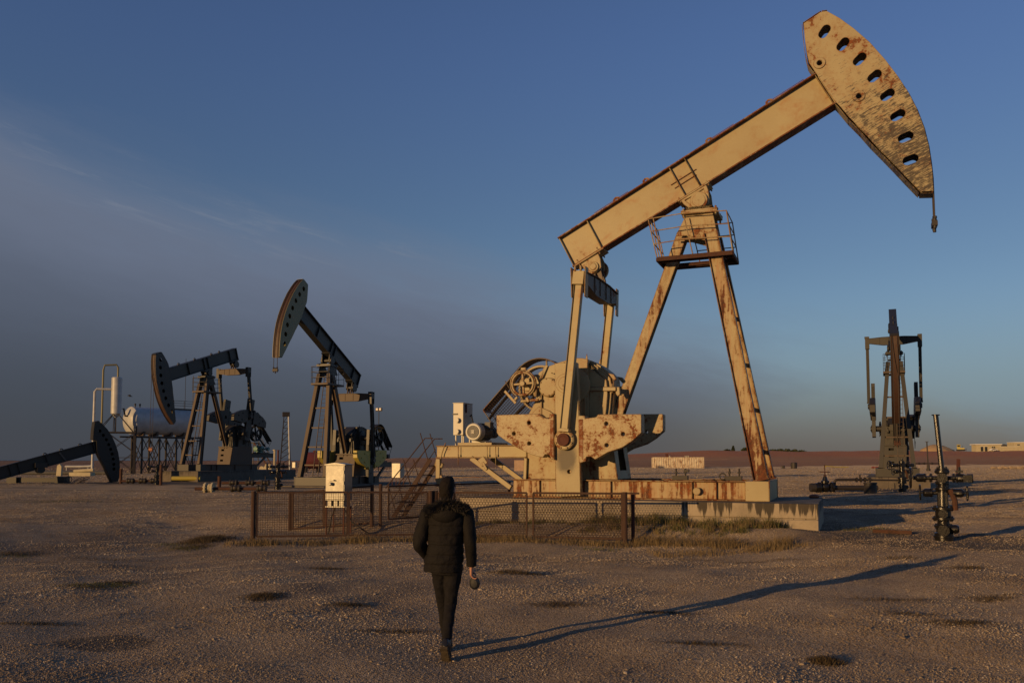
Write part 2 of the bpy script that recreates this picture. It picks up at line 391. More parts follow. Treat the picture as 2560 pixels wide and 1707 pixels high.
# concrete with oil dribbles under the top edge, hairline joints and damp at the foot (object z: 0 ground)
def concrete(name, col=(.36, .30, .215), top=.75, drip=1.0, dark=.0):
    m, q, b = mat(name); P = q.n('ShaderNodeTexCoord').outputs['Object']; x, y, z = q.xyz(P)
    n1 = q.noise(P, 1.4, 8, .65); n2 = q.noise(P, 9, 8, .7); n3 = q.noise(P, 45, 4, .6)
    c = q.mix(q.ss(n1, .3, .7), col, tuple(a * .72 for a in col)); c = q.mix(q.math('MULTIPLY', q.ss(n2, .5, .75), .5), c, tuple(a * .5 for a in col))
    st = q.noise(q.mapv(P, (7.5, 7.5, .22)), 1.0, 9, .72)
    along = q.math('MULTIPLY', q.ss(x, -6.5, -1.2), q.ss(q.noise(q.mapv(P, (.8, .8, .0)), 1.0, 3, .5), .30, .55))
    hh = q.ss(z, top - .55, top - .02)
    dm = q.ss(q.math('MULTIPLY_ADD', q.math('MULTIPLY', hh, along), .24, st), .60, .66)
    c = q.mix(q.math('MULTIPLY', dm, .88 * drip), c, (.022, .018, .014))
    pit = q.ss(q.math('ADD', q.math('MULTIPLY', n2, .55), q.math('MULTIPLY', n3, .45)), .66, .70)
    c = q.mix(q.math('MULTIPLY', pit, .7), c, (.06, .048, .035))
    topm = q.ss(z, top - .012, top - .004)
    c = q.mix(q.math('MULTIPLY', topm, q.math('MULTIPLY_ADD', q.ss(n1, .35, .6), .5, .35)), c, (.10, .08, .06))
    q.link(c, b.inputs['Base Color']); b.inputs['Roughness'].default_value = .9
    bump(q, b, q.math('ADD', q.math('MULTIPLY', n2, .5), n3), .35, .012)
    return m
M['concrete'] = concrete('old poured concrete')
M['concrete_dark'] = concrete('stained concrete', (.13, .11, .085), 1.0, .6)

# ground: pale gravel yard, tracks, dark earth and thin grass, red ploughed land beyond
m, q, b = mat('gravel yard'); P = q.n('ShaderNodeTexCoord').outputs['Object']; x, y, z = q.xyz(P)
big = q.noise(P, .16, 6, .6, .5); mid = q.noise(P, .9, 8, .65, .3); fine = q.noise(P, 9, 8, .72)
trk = q.noise(q.mapv(P, (.05, .55, 1), (0, 0, R(-14))), 1.0, 6, .6, .6)
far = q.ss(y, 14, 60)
v1 = q.vor(P, 26); vc1 = q.vor(P, 26, 'Color'); v2 = q.vor(P, 60, 'Color'); v2d = q.vor(P, 60)
peb = q.xyz(vc1)[0]; peb2 = q.xyz(v2)[0]
c = q.mix(q.ss(mid, .30, .68), (.52, .405, .265), (.35, .26, .165))
c = q.mix(q.math('MULTIPLY', q.ss(fine, .42, .62), .45), c, (.17, .125, .09))
c = q.mix(q.math('MULTIPLY', q.ss(peb2, .60, .95), .65), c, (.55, .46, .355))
c = q.mix(q.math('MULTIPLY', q.ss(peb2, .35, .05), .55), c, (.12, .09, .066))
c = q.mix(q.math('MULTIPLY', q.math('MULTIPLY', q.ss(peb, .80, .92), q.ss(v1, .5, .3)), .75), c, (.62, .53, .42))
c = q.mix(q.math('MULTIPLY', q.ss(big, .48, .66), .75), c, (.135, .098, .068))
c = q.mix(q.math('MULTIPLY', q.ss(trk, .56, .66), .40), c, (.17, .125, .085))
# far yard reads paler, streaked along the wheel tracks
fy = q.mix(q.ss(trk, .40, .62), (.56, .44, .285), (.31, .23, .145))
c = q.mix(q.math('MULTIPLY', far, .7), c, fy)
# oil blackened earth round the wellhead (right) and the old wellheads (left)
def spot(cx, cy, rx, ry):
    a = q.math('DIVIDE', q.math('SUBTRACT', x, cx), rx); d = q.math('DIVIDE', q.math('SUBTRACT', y, cy), ry)
    return q.math('SQRT', q.math('ADD', q.math('MULTIPLY', a, a), q.math('MULTIPLY', d, d)))
for cx, cy, rx, ry, k in ((10.4, 20.3, 3.2, 2.6, .8), (9.2, 22.8, 2.2, 1.4, .7), (-4.35, 9.05, .62, .34, .75), (27.0, 55, 9, 4, .8), (-23.0, 72.0, 16, 6, .75), (-16.0, 60, 8, 4, .7), (-37, 70, 5, 2.4, .6)):
    s_ = q.math('ADD', spot(cx, cy, rx, ry), q.math('MULTIPLY_ADD', mid, .9, -.45))
    c = q.mix(q.math('MULTIPLY', q.ss(s_, 1.05, .75), k), c, (.050, .040, .032))
WEED_AND_SHADOW = ((520, 1354, 70, 9), (225, 1466, 110, 8), (300, 1456, 80, 6), (660, 1492, 75, 9), (870, 1512, 75, 8), (40, 1386, 90, 12), (1290, 1432, 95, 8), (820, 1422, 70, 6), (1395, 1512, 100, 9), (1660, 1532, 110, 5), (2065, 1655, 60, 9), (2230, 1500, 150, 8), (2400, 1556, 130, 11), (2480, 1492, 100, 8), (150, 1254, 200, 3), (600, 1300, 60, 3), (1900, 1405, 160, 5), (2420, 1420, 70, 6), (300, 1400, 140, 7), (90, 1560, 120, 8), (1000, 1580, 150, 6), (1750, 1610, 120, 6))  # weed patches; the long thin far-left streak imitates a cast shadow
wn = q.math('MULTIPLY_ADD', q.noise(q.mapv(P, (1.4, 3.2, 1)), 1.6, 8, .72), 3.4, -1.75); acc = None
for wx, wy, sx_, sy_ in WEED_AND_SHADOW:
    g_ = gp(wx, wy); s_ = q.ss(q.math('ADD', spot(g_.x, g_.y, sx_ * g_.y / 2100, sy_ * g_.y ** 2 / (2100 * 1.92)), wn), 1.1, .5); acc = s_ if acc is None else q.math('MAXIMUM', acc, s_)
c = q.mix(q.math('MULTIPLY', acc, .30), c, (.11, .082, .052))
# ploughed red land
bnd = q.math('ADD', y, q.math('MULTIPLY_ADD', big, 26, -13))
yb = q.math('MULTIPLY_ADD', q.ss(x, -75, 0), 105, 108)
yb = q.math('MULTIPLY_ADD', q.ss(x, 0, 140), 30, yb)
field = q.ss(q.math('SUBTRACT', bnd, yb), -1, 2)
fn = q.noise(q.mapv(P, (.012, .10, 1)), 1.0, 8, .65, .8)
fc = q.mix(q.ss(fn, .35, .66), (.185, .098, .054), (.145, .086, .05))
fc = q.mix(q.math('MULTIPLY', q.ss(fn, .60, .64), .5), fc, (.36, .25, .15))
fc = q.mix(q.ss(z, 3.0, 4.3), fc, q.mix(q.ss(mid, .3, .7), (.20, .083, .043), (.155, .072, .04)))
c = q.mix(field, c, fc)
q.link(c, b.inputs['Base Color']); b.inputs['Roughness'].default_value = .95; b.inputs['Diffuse Roughness'].default_value = .8
hgt = q.math('ADD', q.math('ADD', q.math('MULTIPLY', v2d, -.8), q.math('MULTIPLY', v1, -.8)), q.math('ADD', q.math('MULTIPLY', fine, .7), q.math('MULTIPLY', mid, 2.0)))
bump(q, b, hgt, .9, .05)
M['ground'] = m
m, q, b = mat('sea'); b.inputs['Base Color'].default_value = (.05, .08, .11, 1); b.inputs['Roughness'].default_value = .35
bump(q, b, q.noise(q.n('ShaderNodeTexCoord').outputs['Object'], .2, 5, .6), .3, .3); M['sea'] = m
m, q, b = mat('spoil heap'); P = q.n('ShaderNodeTexCoord').outputs['Object']
q.link(q.mix(q.noise(P, .5, 8, .7), (.42, .30, .16), (.30, .20, .11)), b.inputs['Base Color']); b.inputs['Roughness'].default_value = .95; bump(q, b, q.noise(P, 1.2, 8, .7), .8, .4); M['heap'] = m
def bladed(name, ca, cb):
    m, q, b = mat(name); P = q.n('ShaderNodeTexCoord').outputs['Object']
    q.link(q.mix(q.noise(P, 7, 4, .7), ca, cb), b.inputs['Base Color']); b.inputs['Roughness'].default_value = .8; b.inputs['Specular IOR Level'].default_value = .25
    return m
M['straw'] = bladed('dry straw grass', (.25, .185, .09), (.14, .098, .05))
M['weed'] = bladed('withered weeds', (.12, .085, .044), (.06, .046, .026))
M['green'] = bladed('green grass', (.075, .088, .026), (.14, .125, .042))
m, q, b = mat('gravel stone'); oi = q.n('ShaderNodeObjectInfo').outputs['Random']; P = q.n('ShaderNodeNewGeometry').outputs['Position']
c = q.mix(q.ss(oi, 0, 1), (.20, .15, .102), (.48, .38, .25)); c = q.mix(q.ss(oi, .90, .93), c, (.60, .51, .38)); c = q.mix(q.math('MULTIPLY', q.ss(q.noise(P, .35, 5, .6), .42, .62), .7), c, (.14, .10, .066))
q.link(c, b.inputs['Base Color']); b.inputs['Roughness'].default_value = .9; M['stone'] = m

# ---------------------------------------------------------------- ground
def sst(x, a, b):
    t_ = np.clip((x - a) / (b - a), 0, 1); return t_ * t_ * (3 - 2 * t_)
def hz(x, y):
    """height of the land"""
    x = np.asarray(x, float); y = np.asarray(y, float)
    h = .018 * np.sin(x * 1.7 + .6 * y) + .014 * np.sin(y * 2.3 - .8 * x + 1) + .012 * np.sin(x * 3.9 + 2) * np.sin(y * 3.1) + .010 * np.sin(5.3 * x - 4.1 * y) * np.sin(2.2 * y)
    h = h * sst(y, 2, 7) + .05 * np.sin(x * .21 + 1) * np.sin(y * .17) * sst(y, 30, 60)
    # the bank of gravel against the concrete
    u = (x - 8.2) * .927 - (y - 22.6) * .375; v = (x - 8.2) * .375 + (y - 22.6) * .927
    h = h + .13 * np.exp(-((v + .75) / .75) ** 2) * sst(u, -9.5, -6) * sst(u, .6, -1.2)
    h = h - .27 * sst(y, 12.5, 20.5) * sst(v, -1.0, -2.4) * sst(x, 8.0, 4.8) * sst(x, -15, -9) - .27 * sst(v, -.0, -.9) * 0
    H = .9 + 2.4 * sst(x, -120, -40) + 1.9 * sst(x, 0, 70) + 1.6 * sst(x, 75, 105)
    k = .35 * sst(y, 200, 330) + .65 * sst(y, 350, 450)
    k = k * (1 + .04 * np.sin(x * .07) + .03 * np.sin(x * .19 + 1))
    return h + H * k
def hz1(x, y): return float(hz(x, y))
ys = [-40, -20, -10, -5, -2, 0, 2, 3.5]; yv = 4.5
while yv < 30: ys.append(yv); yv += .13 + .006 * (yv - 4.5)
while yv < 3200: ys.append(yv); yv *= 1.022
ys = np.array(ys); cs = np.linspace(-1, 1, 201); cs = np.sign(cs) * np.abs(cs) ** 1.35
gx = cs[None, :] * (9 + np.maximum(ys, 0) * .95 + np.maximum(-ys, 0) * 1.5)[:, None]; gy = np.repeat(ys[:, None], 201, 1)
gz = hz(gx, gy); gv = np.stack([gx, gy, gz], -1).reshape(-1, 3)
ii = (np.arange(len(ys) - 1)[:, None] * 201 + np.arange(200)[None, :]).reshape(-1)
gf = np.stack([ii, ii + 1, ii + 202, ii + 201], -1)
def npmesh(name, v, f, matl, smooth=False):
    me = bpy.data.meshes.new(name); me.from_pydata(v.tolist(), [], f.tolist())
    if smooth: me.polygons.foreach_set('use_smooth', [True] * len(me.polygons))
    me.materials.append(matl); o = bpy.data.objects.new(name, me); COL.objects.link(o); return o
tag(npmesh('ground', gv, gf, M['ground'], True), kind='structure')
sea = MB().add([(-9000, 1400, 1.25), (-150, 1400, 1.25), (-150, 14000, 1.25), (-9000, 14000, 1.25)], [(0, 1, 2, 3)]).build('sea_water', M['sea'], smooth=False)
tag(sea, kind='structure')

# ---------------------------------------------------------------- pumping units
# local frame of a unit: u (x) towards the horse head, v (y) across, z up from the bottom of its skid; u = 0 under the saddle bearing
PZ = 9.15
HEAD = [(5.10, 3.065), (5.573, 3.066), (5.674, 3.06), (5.80, 2.98), (5.977, 2.569), (6.133, 2.07), (6.285, 1.428), (6.37, .721), (6.405, .112), (6.405, -.497), (6.355, -1.053), (6.249, -1.62), (6.094, -2.148), (5.918, -2.607), (5.745, -3.013), (5.571, -3.364), (5.288, -3.184), (5.195, -2.663), (5.118, -2.185), (5.029, -1.683), (4.94, -1.214), (4.871, -.7), (4.78, -.221), (4.729, .251), (4.679, .512), (4.673, .855), (4.667, 1.514), (4.655, 1.897), (4.735, 2.182), (4.925, 2.673)]
HOLES = [(5.453, 2.474), (5.678, 1.82), (5.83, 1.145), (5.913, .459), (5.924, -.231), (5.86, -.917), (5.726, -1.594), (5.518, -2.239)]
SU, SZ = -3.94, 3.53
CRANK = [(-.34, .64), (.35, .64), (.42, -.66), (.45, -2.37), (.47, -3.45), (-.31, -3.48), (-.33, -2.37), (-.34, -.5)]
W1 = [(-2.261, -.936), (-.835, -.923), (-.687, -1.046), (-.503, -1.081), (-.476, -.927), (-.335, -.924), (-.325, -1.755), (-.32, -2.357), (-.441, -2.326), (-.493, -2.184), (-.624, -2.184), (-.702, -2.283), (-1.098, -2.183), (-1.553, -1.969), (-1.705, -1.889), (-1.959, -1.74), (-2.182, -1.587), (-2.247, -1.485)]
W1H = [(-1.157, -1.199), (-1.665, -1.53), (-1.151, -1.841)]
W2 = [(.43, -1.008), (.652, -1.011), (.668, -1.096), (1.008, -1.066), (1.071, -.983), (2.371, -.998), (2.401, -1.022), (2.398, -1.555), (2.111, -1.797), (1.805, -1.988), (1.333, -2.141), (.963, -2.345), (.838, -2.248), (.70, -2.26), (.686, -2.393), (.46, -2.45)]
W2H = [(1.328, -1.265), (1.839, -1.584), (1.335, -1.91)]
GEAR = [(-5.53, 2.2), (-5.47, 2.66), (-5.30, 2.967), (-5.22, 3.15), (-5.26, 3.611), (-5.119, 3.994), (-4.777, 4.19), (-4.411, 4.30), (-4.1, 4.375), (-3.84, 4.41), (-3.64, 4.40), (-3.45, 4.345), (-3.18, 4.19), (-2.93, 3.99), (-2.755, 3.80), (-2.73, 3.613), (-2.719, 3.337), (-2.76, 2.9), (-2.80, 2.6), (-2.70, 2.2)]

def mesh_panel(b, poly, r, step, fn, angs=(45, -45)):
    for a in angs:
        for (p, q_) in clip_lines(poly, R(a), step): b.path([fn(*p), fn(*q_)], r, 4, False)

def pumpjack(label, loc, rz, elev, g, K, main=False, cable_to=None, ladder_side=0.0):
    T = thing('pumpjack', label, 'pumpjack', loc, rz)
    ce, se = math.cos(R(elev)), math.sin(R(elev)); cg, sg = math.cos(R(g)), math.sin(R(g))
    fb = lambda a, y, c: (a * ce - c * se, y, PZ + a * se + c * ce)
    fc = lambda a, y, c: (SU + a * cg - c * sg, y, SZ + a * sg + c * cg)
    bev = .012 if main else 0
    # --- skid
    b = MB()
    for v in (-1.27, 1.27):
        b.ibeam((-5.8, v, .285), (1.36, v, .285), .57, .22, .035, .03)
        for u in (-4.9, -2.6, -.15, .55): b.box(u - .015, u + .015, v - .1, v + .1, .035, .535)
    for u in (-5.6, -4.0, -2.5, -.9, .7): b.ibeam((u, -1.2, .26), (u, 1.2, .26), .45, .2, .03, .03, (1, 0, 0))
    sk = b.build('skid', K['skid'], T, bev)
    b = MB().box(1.36, 2.02, -1.385, 1.385, 0, .575)
    b.box(2.02, 2.04, -1.385, -1.33, 0, .62).box(2.02, 2.04, 1.33, 1.385, 0, .62)
    if main: b.lathe([(.115, 0), (.115, .03), (.10, .04)], (.0, -1.39, .27), (0, -1, 0), 24)
    b.build('skid_end', K['body'], sk, bev)
    if main:
        for u in (-.63, .95):
            c_ = MB().box(u - .22, u + .24, -.72, -.5, .58, .70)
            for k in (-.12, .16): c_.tube((u + k, -.6, .70), (u + k, -.6, .92), .025, n=8).tube((u + k, -.6, .78), (u + k, -.6, .82), .045, n=6)
            if u > 0: c_.torus((u - .32, -.6, .69), (0, 1, 0), .09, .02, 20, 6)
            else: c_.box(u + .12, u + .27, -.68, -.54, .81, .89)
            c_.build('clamp_jack', M['dark_steel'], sk)
    # --- samson post
    for s in (-1, 1):
        p0, p1 = Vector((1.78, s * 1.05, .575)), Vector((.36, s * .42, 8.12))
        b = MB().ibeam(p0, p1, .42, .26, .03, .10, (0, 1, 0)); b.bar(p0, p0 + (p1 - p0) * .006, .34, .50, (0, 1, 0))
        b.build('post_leg', K['leg'], T, bev)
    p0, p1 = Vector((-3.46, 0, .575)), Vector((-.56, 0, 8.25))
    b = MB().ibeam(p0, p1, .34, .34, .03, .05, (1, 0, 0)); 
    side_v = (0, 1, 0); b.bar(p0, p1, .30, .04, side_v)
    b.build('post_leg', K['leg'], T, bev)
    for z in (1.45, 2.75, 4.15, 5.6):
        k = (z - .575) / 7.545; u = 1.78 - 1.42 * k; w = 1.05 - .63 * k
        MB().bar((u, -w, z), (u, w, z), .10, .12, (0, 0, 1)).build('cross_brace', K['brace'], T)
    b = MB()
    for v in (-.44, .40): b.prism([(-.40, 8.72), (.43, 8.72), (.56, 8.0), (.22, 7.86), (-.06, 7.97), (-.36, 8.08), (-.72, 8.10)], v, v + .04)
    b.box(-.44, .44, -.40, .40, 8.30, 8.34); b.box(-.52, .58, -.58, .58, 8.72, 8.80)
    for u in (-.46, .52):
        for v in (-.48, .48): b.tube((u, v, 8.62), (u, v, 8.92), .035, n=6).tube((u, v, 8.80), (u, v, 8.86), .06, n=6); b.box(u - .07, u + .07, v - .1, v + .1, 8.80, 8.84)
    b.bar((-.72, -.42, 8.0), (.2, -.46, 7.95), .05, .06)
    b.build('post_head', K['small'], T, bev)
    # --- saddle bearing
    b = MB(); arc = [(.44 * math.cos(a), PZ - .06 + .44 * math.sin(a)) for a in [R(200 + 14 * i) for i in range(11)]]
    for v in (-.44, .36): b.prism([(-.50, 8.80)] + [(.50, 8.80)] + arc[::-1], v, v + .08)
    b.box(-.45, .45, -.46, .46, 8.80, 8.88)
    b.build('bearing_block', K['small'], T, bev)
    b = MB(); win = [[(-.36, .27), (-.06, .27), (-.10, .10), (-.24, -.02)], [(.02, .27), (.30, .27), (.27, .10), (.16, .20)]]
    for v in (-.34, .28): b.plate([(-.46, .34), (.42, .34), (.40, .16), (.30, -.10), (.16, -.27), (-.16, -.27), (-.34, -.06), (-.44, .16)], win if v < 0 else [], v, v + .06, fb)
    b.prism([(-.40, .33), (.36, .33), (.28, -.08), (-.3, -.05)], -.29, -.27, fb)
    b.prism([(-.55, .335), (.55, .335), (.55, .385), (-.55, .385)], -.36, .36, fb)
    for a_ in (-.48, .48):
        for v in (-.31, .31): b.path([fb(a_, v, .28), fb(a_, v, .46)], .03, 6)
    b.lathe([(.27, 0), (.27, .09), (.22, .09)], fb(0, -.34, 0), (0, -1, 0), 28).lathe([(.27, 0), (.27, .10)], fb(0, .34, 0), (0, 1, 0), 28)
    b.lathe([(.15, 0), (.15, .7)], fb(0, -.34, 0), (0, 1, 0), 16)
    sb = b.build('saddle', K['small'], T, bev)
    MB().lathe([(.20, 0), (.20, .02), (.02, .02), (.02, .01)], fb(0, -.43, 0), (0, -1, 0), 28).build('bearing_cap', K['web'], sb)
    # --- walking beam
    b = MB(); b.prism([(-4.40, .43), (4.95, .43), (4.95, 1.50), (-4.40, 1.50)], -.10, .10, fb)
    for a in (-4.40, -3.33, -.28, .25, 2.3 if not main else .25):
        b.prism([(a - .015, .432), (a + .015, .432), (a + .015, 1.498), (a - .015, 1.498)], -.235, .235, fb)
    wb = b.build('walking_beam', K['web'], T, bev)
    b = MB()
    for c_ in (.39, 1.50): b.prism([(-4.44, c_), (4.98, c_), (4.98, c_ + .04), (-4.44, c_ + .04)], -.26, .26, fb)
    for a in (-1.10, 1.15, 3.2, -2.2):
        b.plate([(a - .16, 1.54), (a + .16, 1.54), (a + .10, 1.70), (a, 1.74), (a - .10, 1.70)], [circ(a, 1.64, .045, 10)], -.02, .02, fb)
    if main:
        for a0, a1 in ((-3.0, -1.75), (1.2, 2.0), (3.3, 4.3)): b.path([fb(a0, -.2, 1.54), fb(a0, -.2, 1.585), fb(a1, -.2, 1.585), fb(a1, -.2, 1.54)], .010, 5)
        b.path([fb(-.5, -.13, 1.02), fb(.4, -.13, 1.02)], .012, 5).path([fb(-.45, -.13, .86), fb(.32, -.13, .86)], .012, 5)
    b.build('beam_flange', K['flange'], wb, bev)
    # --- horse head
    holes = [slot(a, c_, .17, .125, R(33 - 5.5 * i - elev * .2)) for i, (a, c_) in enumerate(HOLES)] if main else [circ(a - .05, c_, .17, 16) for a, c_ in HOLES]
    if main: holes += [circ(4.886, 1.714, .075, 14), circ(5.285, .187, .075, 14)]
    b = MB()
    for v in (-.27, .24): b.plate(HEAD, holes, v, v + .03, fb)
    back = HEAD[15:] + HEAD[:4]
    for i in range(len(back) - 1):
        (a0, c0), (a1, c1) = back[i], back[i + 1]; d = Vector((a1 - a0, c1 - c0)).normalized(); nx, ny = -d.y, d.x
        b.prism([(a0 + nx * .035, c0 + ny * .035), (a1 + nx * .035, c1 + ny * .035), (a1 + nx * .05, c1 + ny * .05), (a0 + nx * .05, c0 + ny * .05)], -.24, .24, fb)
    if main:
        for a, c_ in ((4.886, 1.714), (5.285, .187)): b.lathe([(.17, 0), (.17, .03), (.08, .03), (.08, 0)], fb(a, -.27, c_), (0, -1, 0), 24, False)
    hh = b.build('horse_head', K['head'], T, .006 if main else 0)
    arcp = HEAD[3:16]; b = MB(); nn = len(arcp)
    q_ = [fb(a - .05, v, c_) for v in (-.24, .24) for a, c_ in arcp]
    b.add(q_, [(i, i + 1, i + 1 + nn, i + nn) for i in range(nn - 1)])
    for v in (-.20, .20):
        b.path([fb(a - .03, v, c_) for a, c_ in arcp], .03, 5)
    b.build('rope_face', K['face'], hh)
    # bridle ropes hang from the foremost point of the arc
    pts = [fb(a, 0, c_) for a, c_ in arcp]; fi = max(range(nn), key=lambda i: pts[i][0]); fx, fz = pts[fi][0] + .02, pts[fi][2]
    zc = cable_to if cable_to is not None else fz - .88
    for v in (-.14, .14):
        MB().path([fb(a + .012, v, c_) for a, c_ in arcp[:fi + 1]] + [(fx, v, zc)], .020, 6).build('bridle_rope', M['rope'], T)
    b = MB().box(fx - .07, fx + .07, -.20, .20, zc - .07, zc + .07)
    for v in (-.14, .14): b.tube((fx, v, zc - .14), (fx, v, zc + .20), .045, n=8).tube((fx, v, zc + .14), (fx, v, zc + .20), .06, n=6)
    b.tube((fx, 0, zc - .22), (fx, 0, zc + .1), .045, n=8).tube((fx, 0, zc + .07), (fx, 0, zc + .15), .07, n=8)
    b.build('carrier_bar', K.get('carrier', M['dark_steel']), T)
    # --- equalizer and pitmans
    tb = fb(-3.83, 0, 0); ex, ez = tb[0] + .06, tb[2] - .69
    b = MB()
    for v in (-.25, .19): b.prism([(-4.16, .34), (-3.50, .34), (-3.52, .12), (-3.62, -.14), (-3.83, -.2), (-4.04, -.14), (-4.14, .12)], v, v + .06, fb)
    b.lathe([(.33, 0), (.33, .12)], fb(-3.83, .27, 0), (0, 1, 0), 24)
    b.prism([(-4.36, .335), (-3.26, .335), (-3.26, .385), (-4.36, .385)], -.32, .32, fb)
    b.lathe([(.17, 0), (.17, .07), (.11, .07), (.11, .10), (.04, .10)], (tb[0], -.25, tb[2]), (0, -1, 0), 24).lathe([(.16, 0), (.16, .66)], (tb[0], -.30, tb[2]), (0, 1, 0), 20)
    for a in (-4.2, -3.45):
        for v in (-.27, .27): b.path([fb(a, v, .26), fb(a, v, .52)], .03, 6)
    b.build('tail_bearing', K['small'], T, bev)
    b = MB()
    fv = lambda y, x, z: (ex + x, y, ez + z)
    b.prism([(-1.81, .15), (-.75, .22), (.75, .22), (1.81, .15), (1.81, -.17), (.7, -.36), (-.7, -.36), (-1.81, -.17)], -.17, .17, fv)
    b.prism([(-1.81, .15), (-.75, .22), (.75, .22), (1.81, .15), (1.81, .18), (.75, .25), (-.75, .25), (-1.81, .18)], -.23, .23, fv)
    for v in (-.95, -.35, .35, .95): b.box(ex - .20, ex + .20, v - .015, v + .015, ez - .30, ez + .21)
    for v in (-.17, .13): b.prism([(-.24, .24), (-.12, .24), (0, .53), (.12, .24), (.24, .24), (.12, .75), (-.12, .75)], v, v + .05, lambda x, y, z: (ex + x, y, ez + z))
    b.build('equalizer', K['eq'], T, bev)
    pin = fc(.0, 0, -1.735)
    for s in (-1, 1):
        top = Vector((ex - .06, s * 1.81, ez + .02)); bot = Vector((pin[0], s * 1.81, pin[2]))
        d = (bot - top).normalized()
        b = MB().ibeam(top + d * .15, bot - d * .30, .26, .22, .022, .11, (0, 1, 0))
        b.bar(top - d * .20, top + d * .22, .30, .36, (0, 1, 0)); b.bar(bot - d * .34, bot - d * .24, .26, .34, (0, 1, 0))
        pt = b.build('pitman_arm', K['pit'], T, bev)
        b = MB()
        for sx in (-.23, .23): b.bar(top + Vector((sx, 0, .32)), top + Vector((sx * .9, 0, -.62)), .30, .035, (0, 1, 0))
        for k in (-.09, .09): b.tube(top + Vector((k, s * .1 - .05, .18)), top + Vector((k, s * .1 - .05, .34)), .04, n=6)
        b.build('pitman_yoke', K['small'], pt, bev)
        # wrist pin
        b = MB().lathe([(.32, 0), (.32, .10), (.27, .13)], (pin[0], s * 1.66, pin[2]), (0, s, 0), 32)
        b.prism([(-.20, .30), (.16, .30), (.33, .05), (.30, -.1), (-.30, -.1), (-.31, .1)], *sorted((s * 1.68, s * 1.72)), lambda x, y, z: (pin[0] + x, y, pin[2] + z))
        for k in range(8): an = R(22 + 45 * k); b.lathe([(.034, 0), (.034, .05)], (pin[0] + .265 * math.cos(an), s * 1.77, pin[2] + .265 * math.sin(an)), (0, s, 0), 6)
        wp = b.build('wrist_pin_housing', K['pin'], T, bev)
        MB().lathe([(.20, -.3), (.20, .07), (.185, .085), (.12, .085), (.115, .075)], (pin[0], s * 1.80, pin[2]), (0, s, 0), 28).build('wrist_pin', K['pincap'], wp, bev)
        # crank
        v0, v1 = sorted((s * 1.62, s * 1.36))
        b = MB().plate(CRANK, [circ(.11, -2.71, .06, 14), circ(0.0, -1.735, .15, 18)], v0, v1, fc)
        for k in range(64):
            c_ = -.55 - k * .042
            for a in (-.335 + .0002 * k, .425 + .0007 * k):
                sg_ = -1 if a < 0 else 1; b.prism([(a, c_), (a + sg_ * .03, c_ - .006), (a + sg_ * .03, c_ - .02), (a, c_ - .026)], *sorted((s * 1.60, s * 1.40)), fc)
        b.lathe([(.30, 0), (.30, .05)], fc(0, s * 1.62, 0), (0, s, 0), 28).lathe([(.20, 0), (.20, .10), (.16, .10)], fc(0, s * 1.62, 0), (0, s, 0), 24)
        for k in (-.07, .07): b.lathe([(.03, 0), (.03, .13)], fc(k * .4, s * 1.62, k), (0, s, 0), 8)
        b.build('crank', K['crank'], T, bev)
        v0, v1 = sorted((s * 1.74, s * 1.34))
        shift = -.11 if s > 0 else 0
        for lobe, lh in ((W1, W1H), (W2, W2H)):
            off = (.0, .16) if s > 0 and main else (0, 0)
            poly = [(a + off[0], c_ + off[1]) for a, c_ in lobe]
            b = MB().plate(poly, [circ(a + off[0], c_ + off[1], .06, 14) for a, c_ in lh], v0, v1, fc)
            cw = b.build('counterweight', K['weight'], T, .015 if main else .02)
            if main:
                xa, xb = (-.46, -.345) if lobe is W1 else (.47, .60); vv = v0 if s < 0 else v1
                MB().prism([(xa, -1.12), (xb, -1.12), (xb, -2.30), (xa, -2.22)], vv - .012, vv + .012, fc).build('clamp_strip', K['strip'], cw, .004)
    # --- pedestal, gearbox
    b = MB(); ped = [(-5.50, .57), (-5.47, 2.0), (-5.42, 2.3), (-2.76, 2.3), (-2.70, 1.9), (-2.52, .57)]
    for v in (-.85, .81): b.prism(ped, v, v + .04)
    b.box(-5.5, -2.6, -.81, .81, 2.22, 2.30)
    if main: hl = [[(-.42, .85), (.42, .85), (.36, 1.75), (.22, 2.02), (0, 2.12), (-.22, 2.02), (-.36, 1.75)]]
    else: hl = [[(x - .18, z - .09), (x + .18, z - .09), (x + .18, z + .09), (x - .18, z + .09)] for x in (-.33,) for z in (.95, 1.45, 1.95)]
    for u0, u1, sg_ in ((-2.50, -2.74, 1), (-5.52, -5.45, -1)):
        f_ = lambda y, t_, z, u0=u0, u1=u1: (u0 + (u1 - u0) * (z - .57) / 1.73 + t_, y, z)
        b.plate([(-.85, .57), (.85, .57), (.85, 2.3), (-.85, 2.3)], hl, -.03, .0, f_)
    pd = b.build('pedestal', K['ped'], T, bev)
    MB().box(-5.3, -2.95, -.7, .7, .6, 2.2).build('pedestal_shade_block', M['black'], pd)  # solid black block behind the holes, painting the shade of the hollow
    gl = [p_ for p_ in GEAR if p_[0] < -3.46]; b = MB().prism(gl[:-1] + [(-3.50, 4.36), (-3.46, 2.2), (-5.53, 2.2)] if False else GEAR[:11] + [(-3.48, 4.35), (-3.48, 2.2)], -.78, .78)
    # the bull gear's drum, narrower and rounded off towards the post
    for v0_, v1_, du in ((-.62, .62, .16), (-.50, .50, .06), (-.40, .40, .0)): b.prism([(-3.60, 2.2)] + [(-3.60, 4.40)] + [(max(-3.60, a_ - du), c_ - du * .7) for a_, c_ in GEAR[10:]], v0_, v1_)
    for v in (-.84, .80): b.prism([(-5.45, 2.25), (-5.32, 2.7), (-5.1, 2.9), (-4.75, 2.75), (-4.4, 2.5), (-3.5, 2.5), (-3.46, 2.25)], v, v + .04)
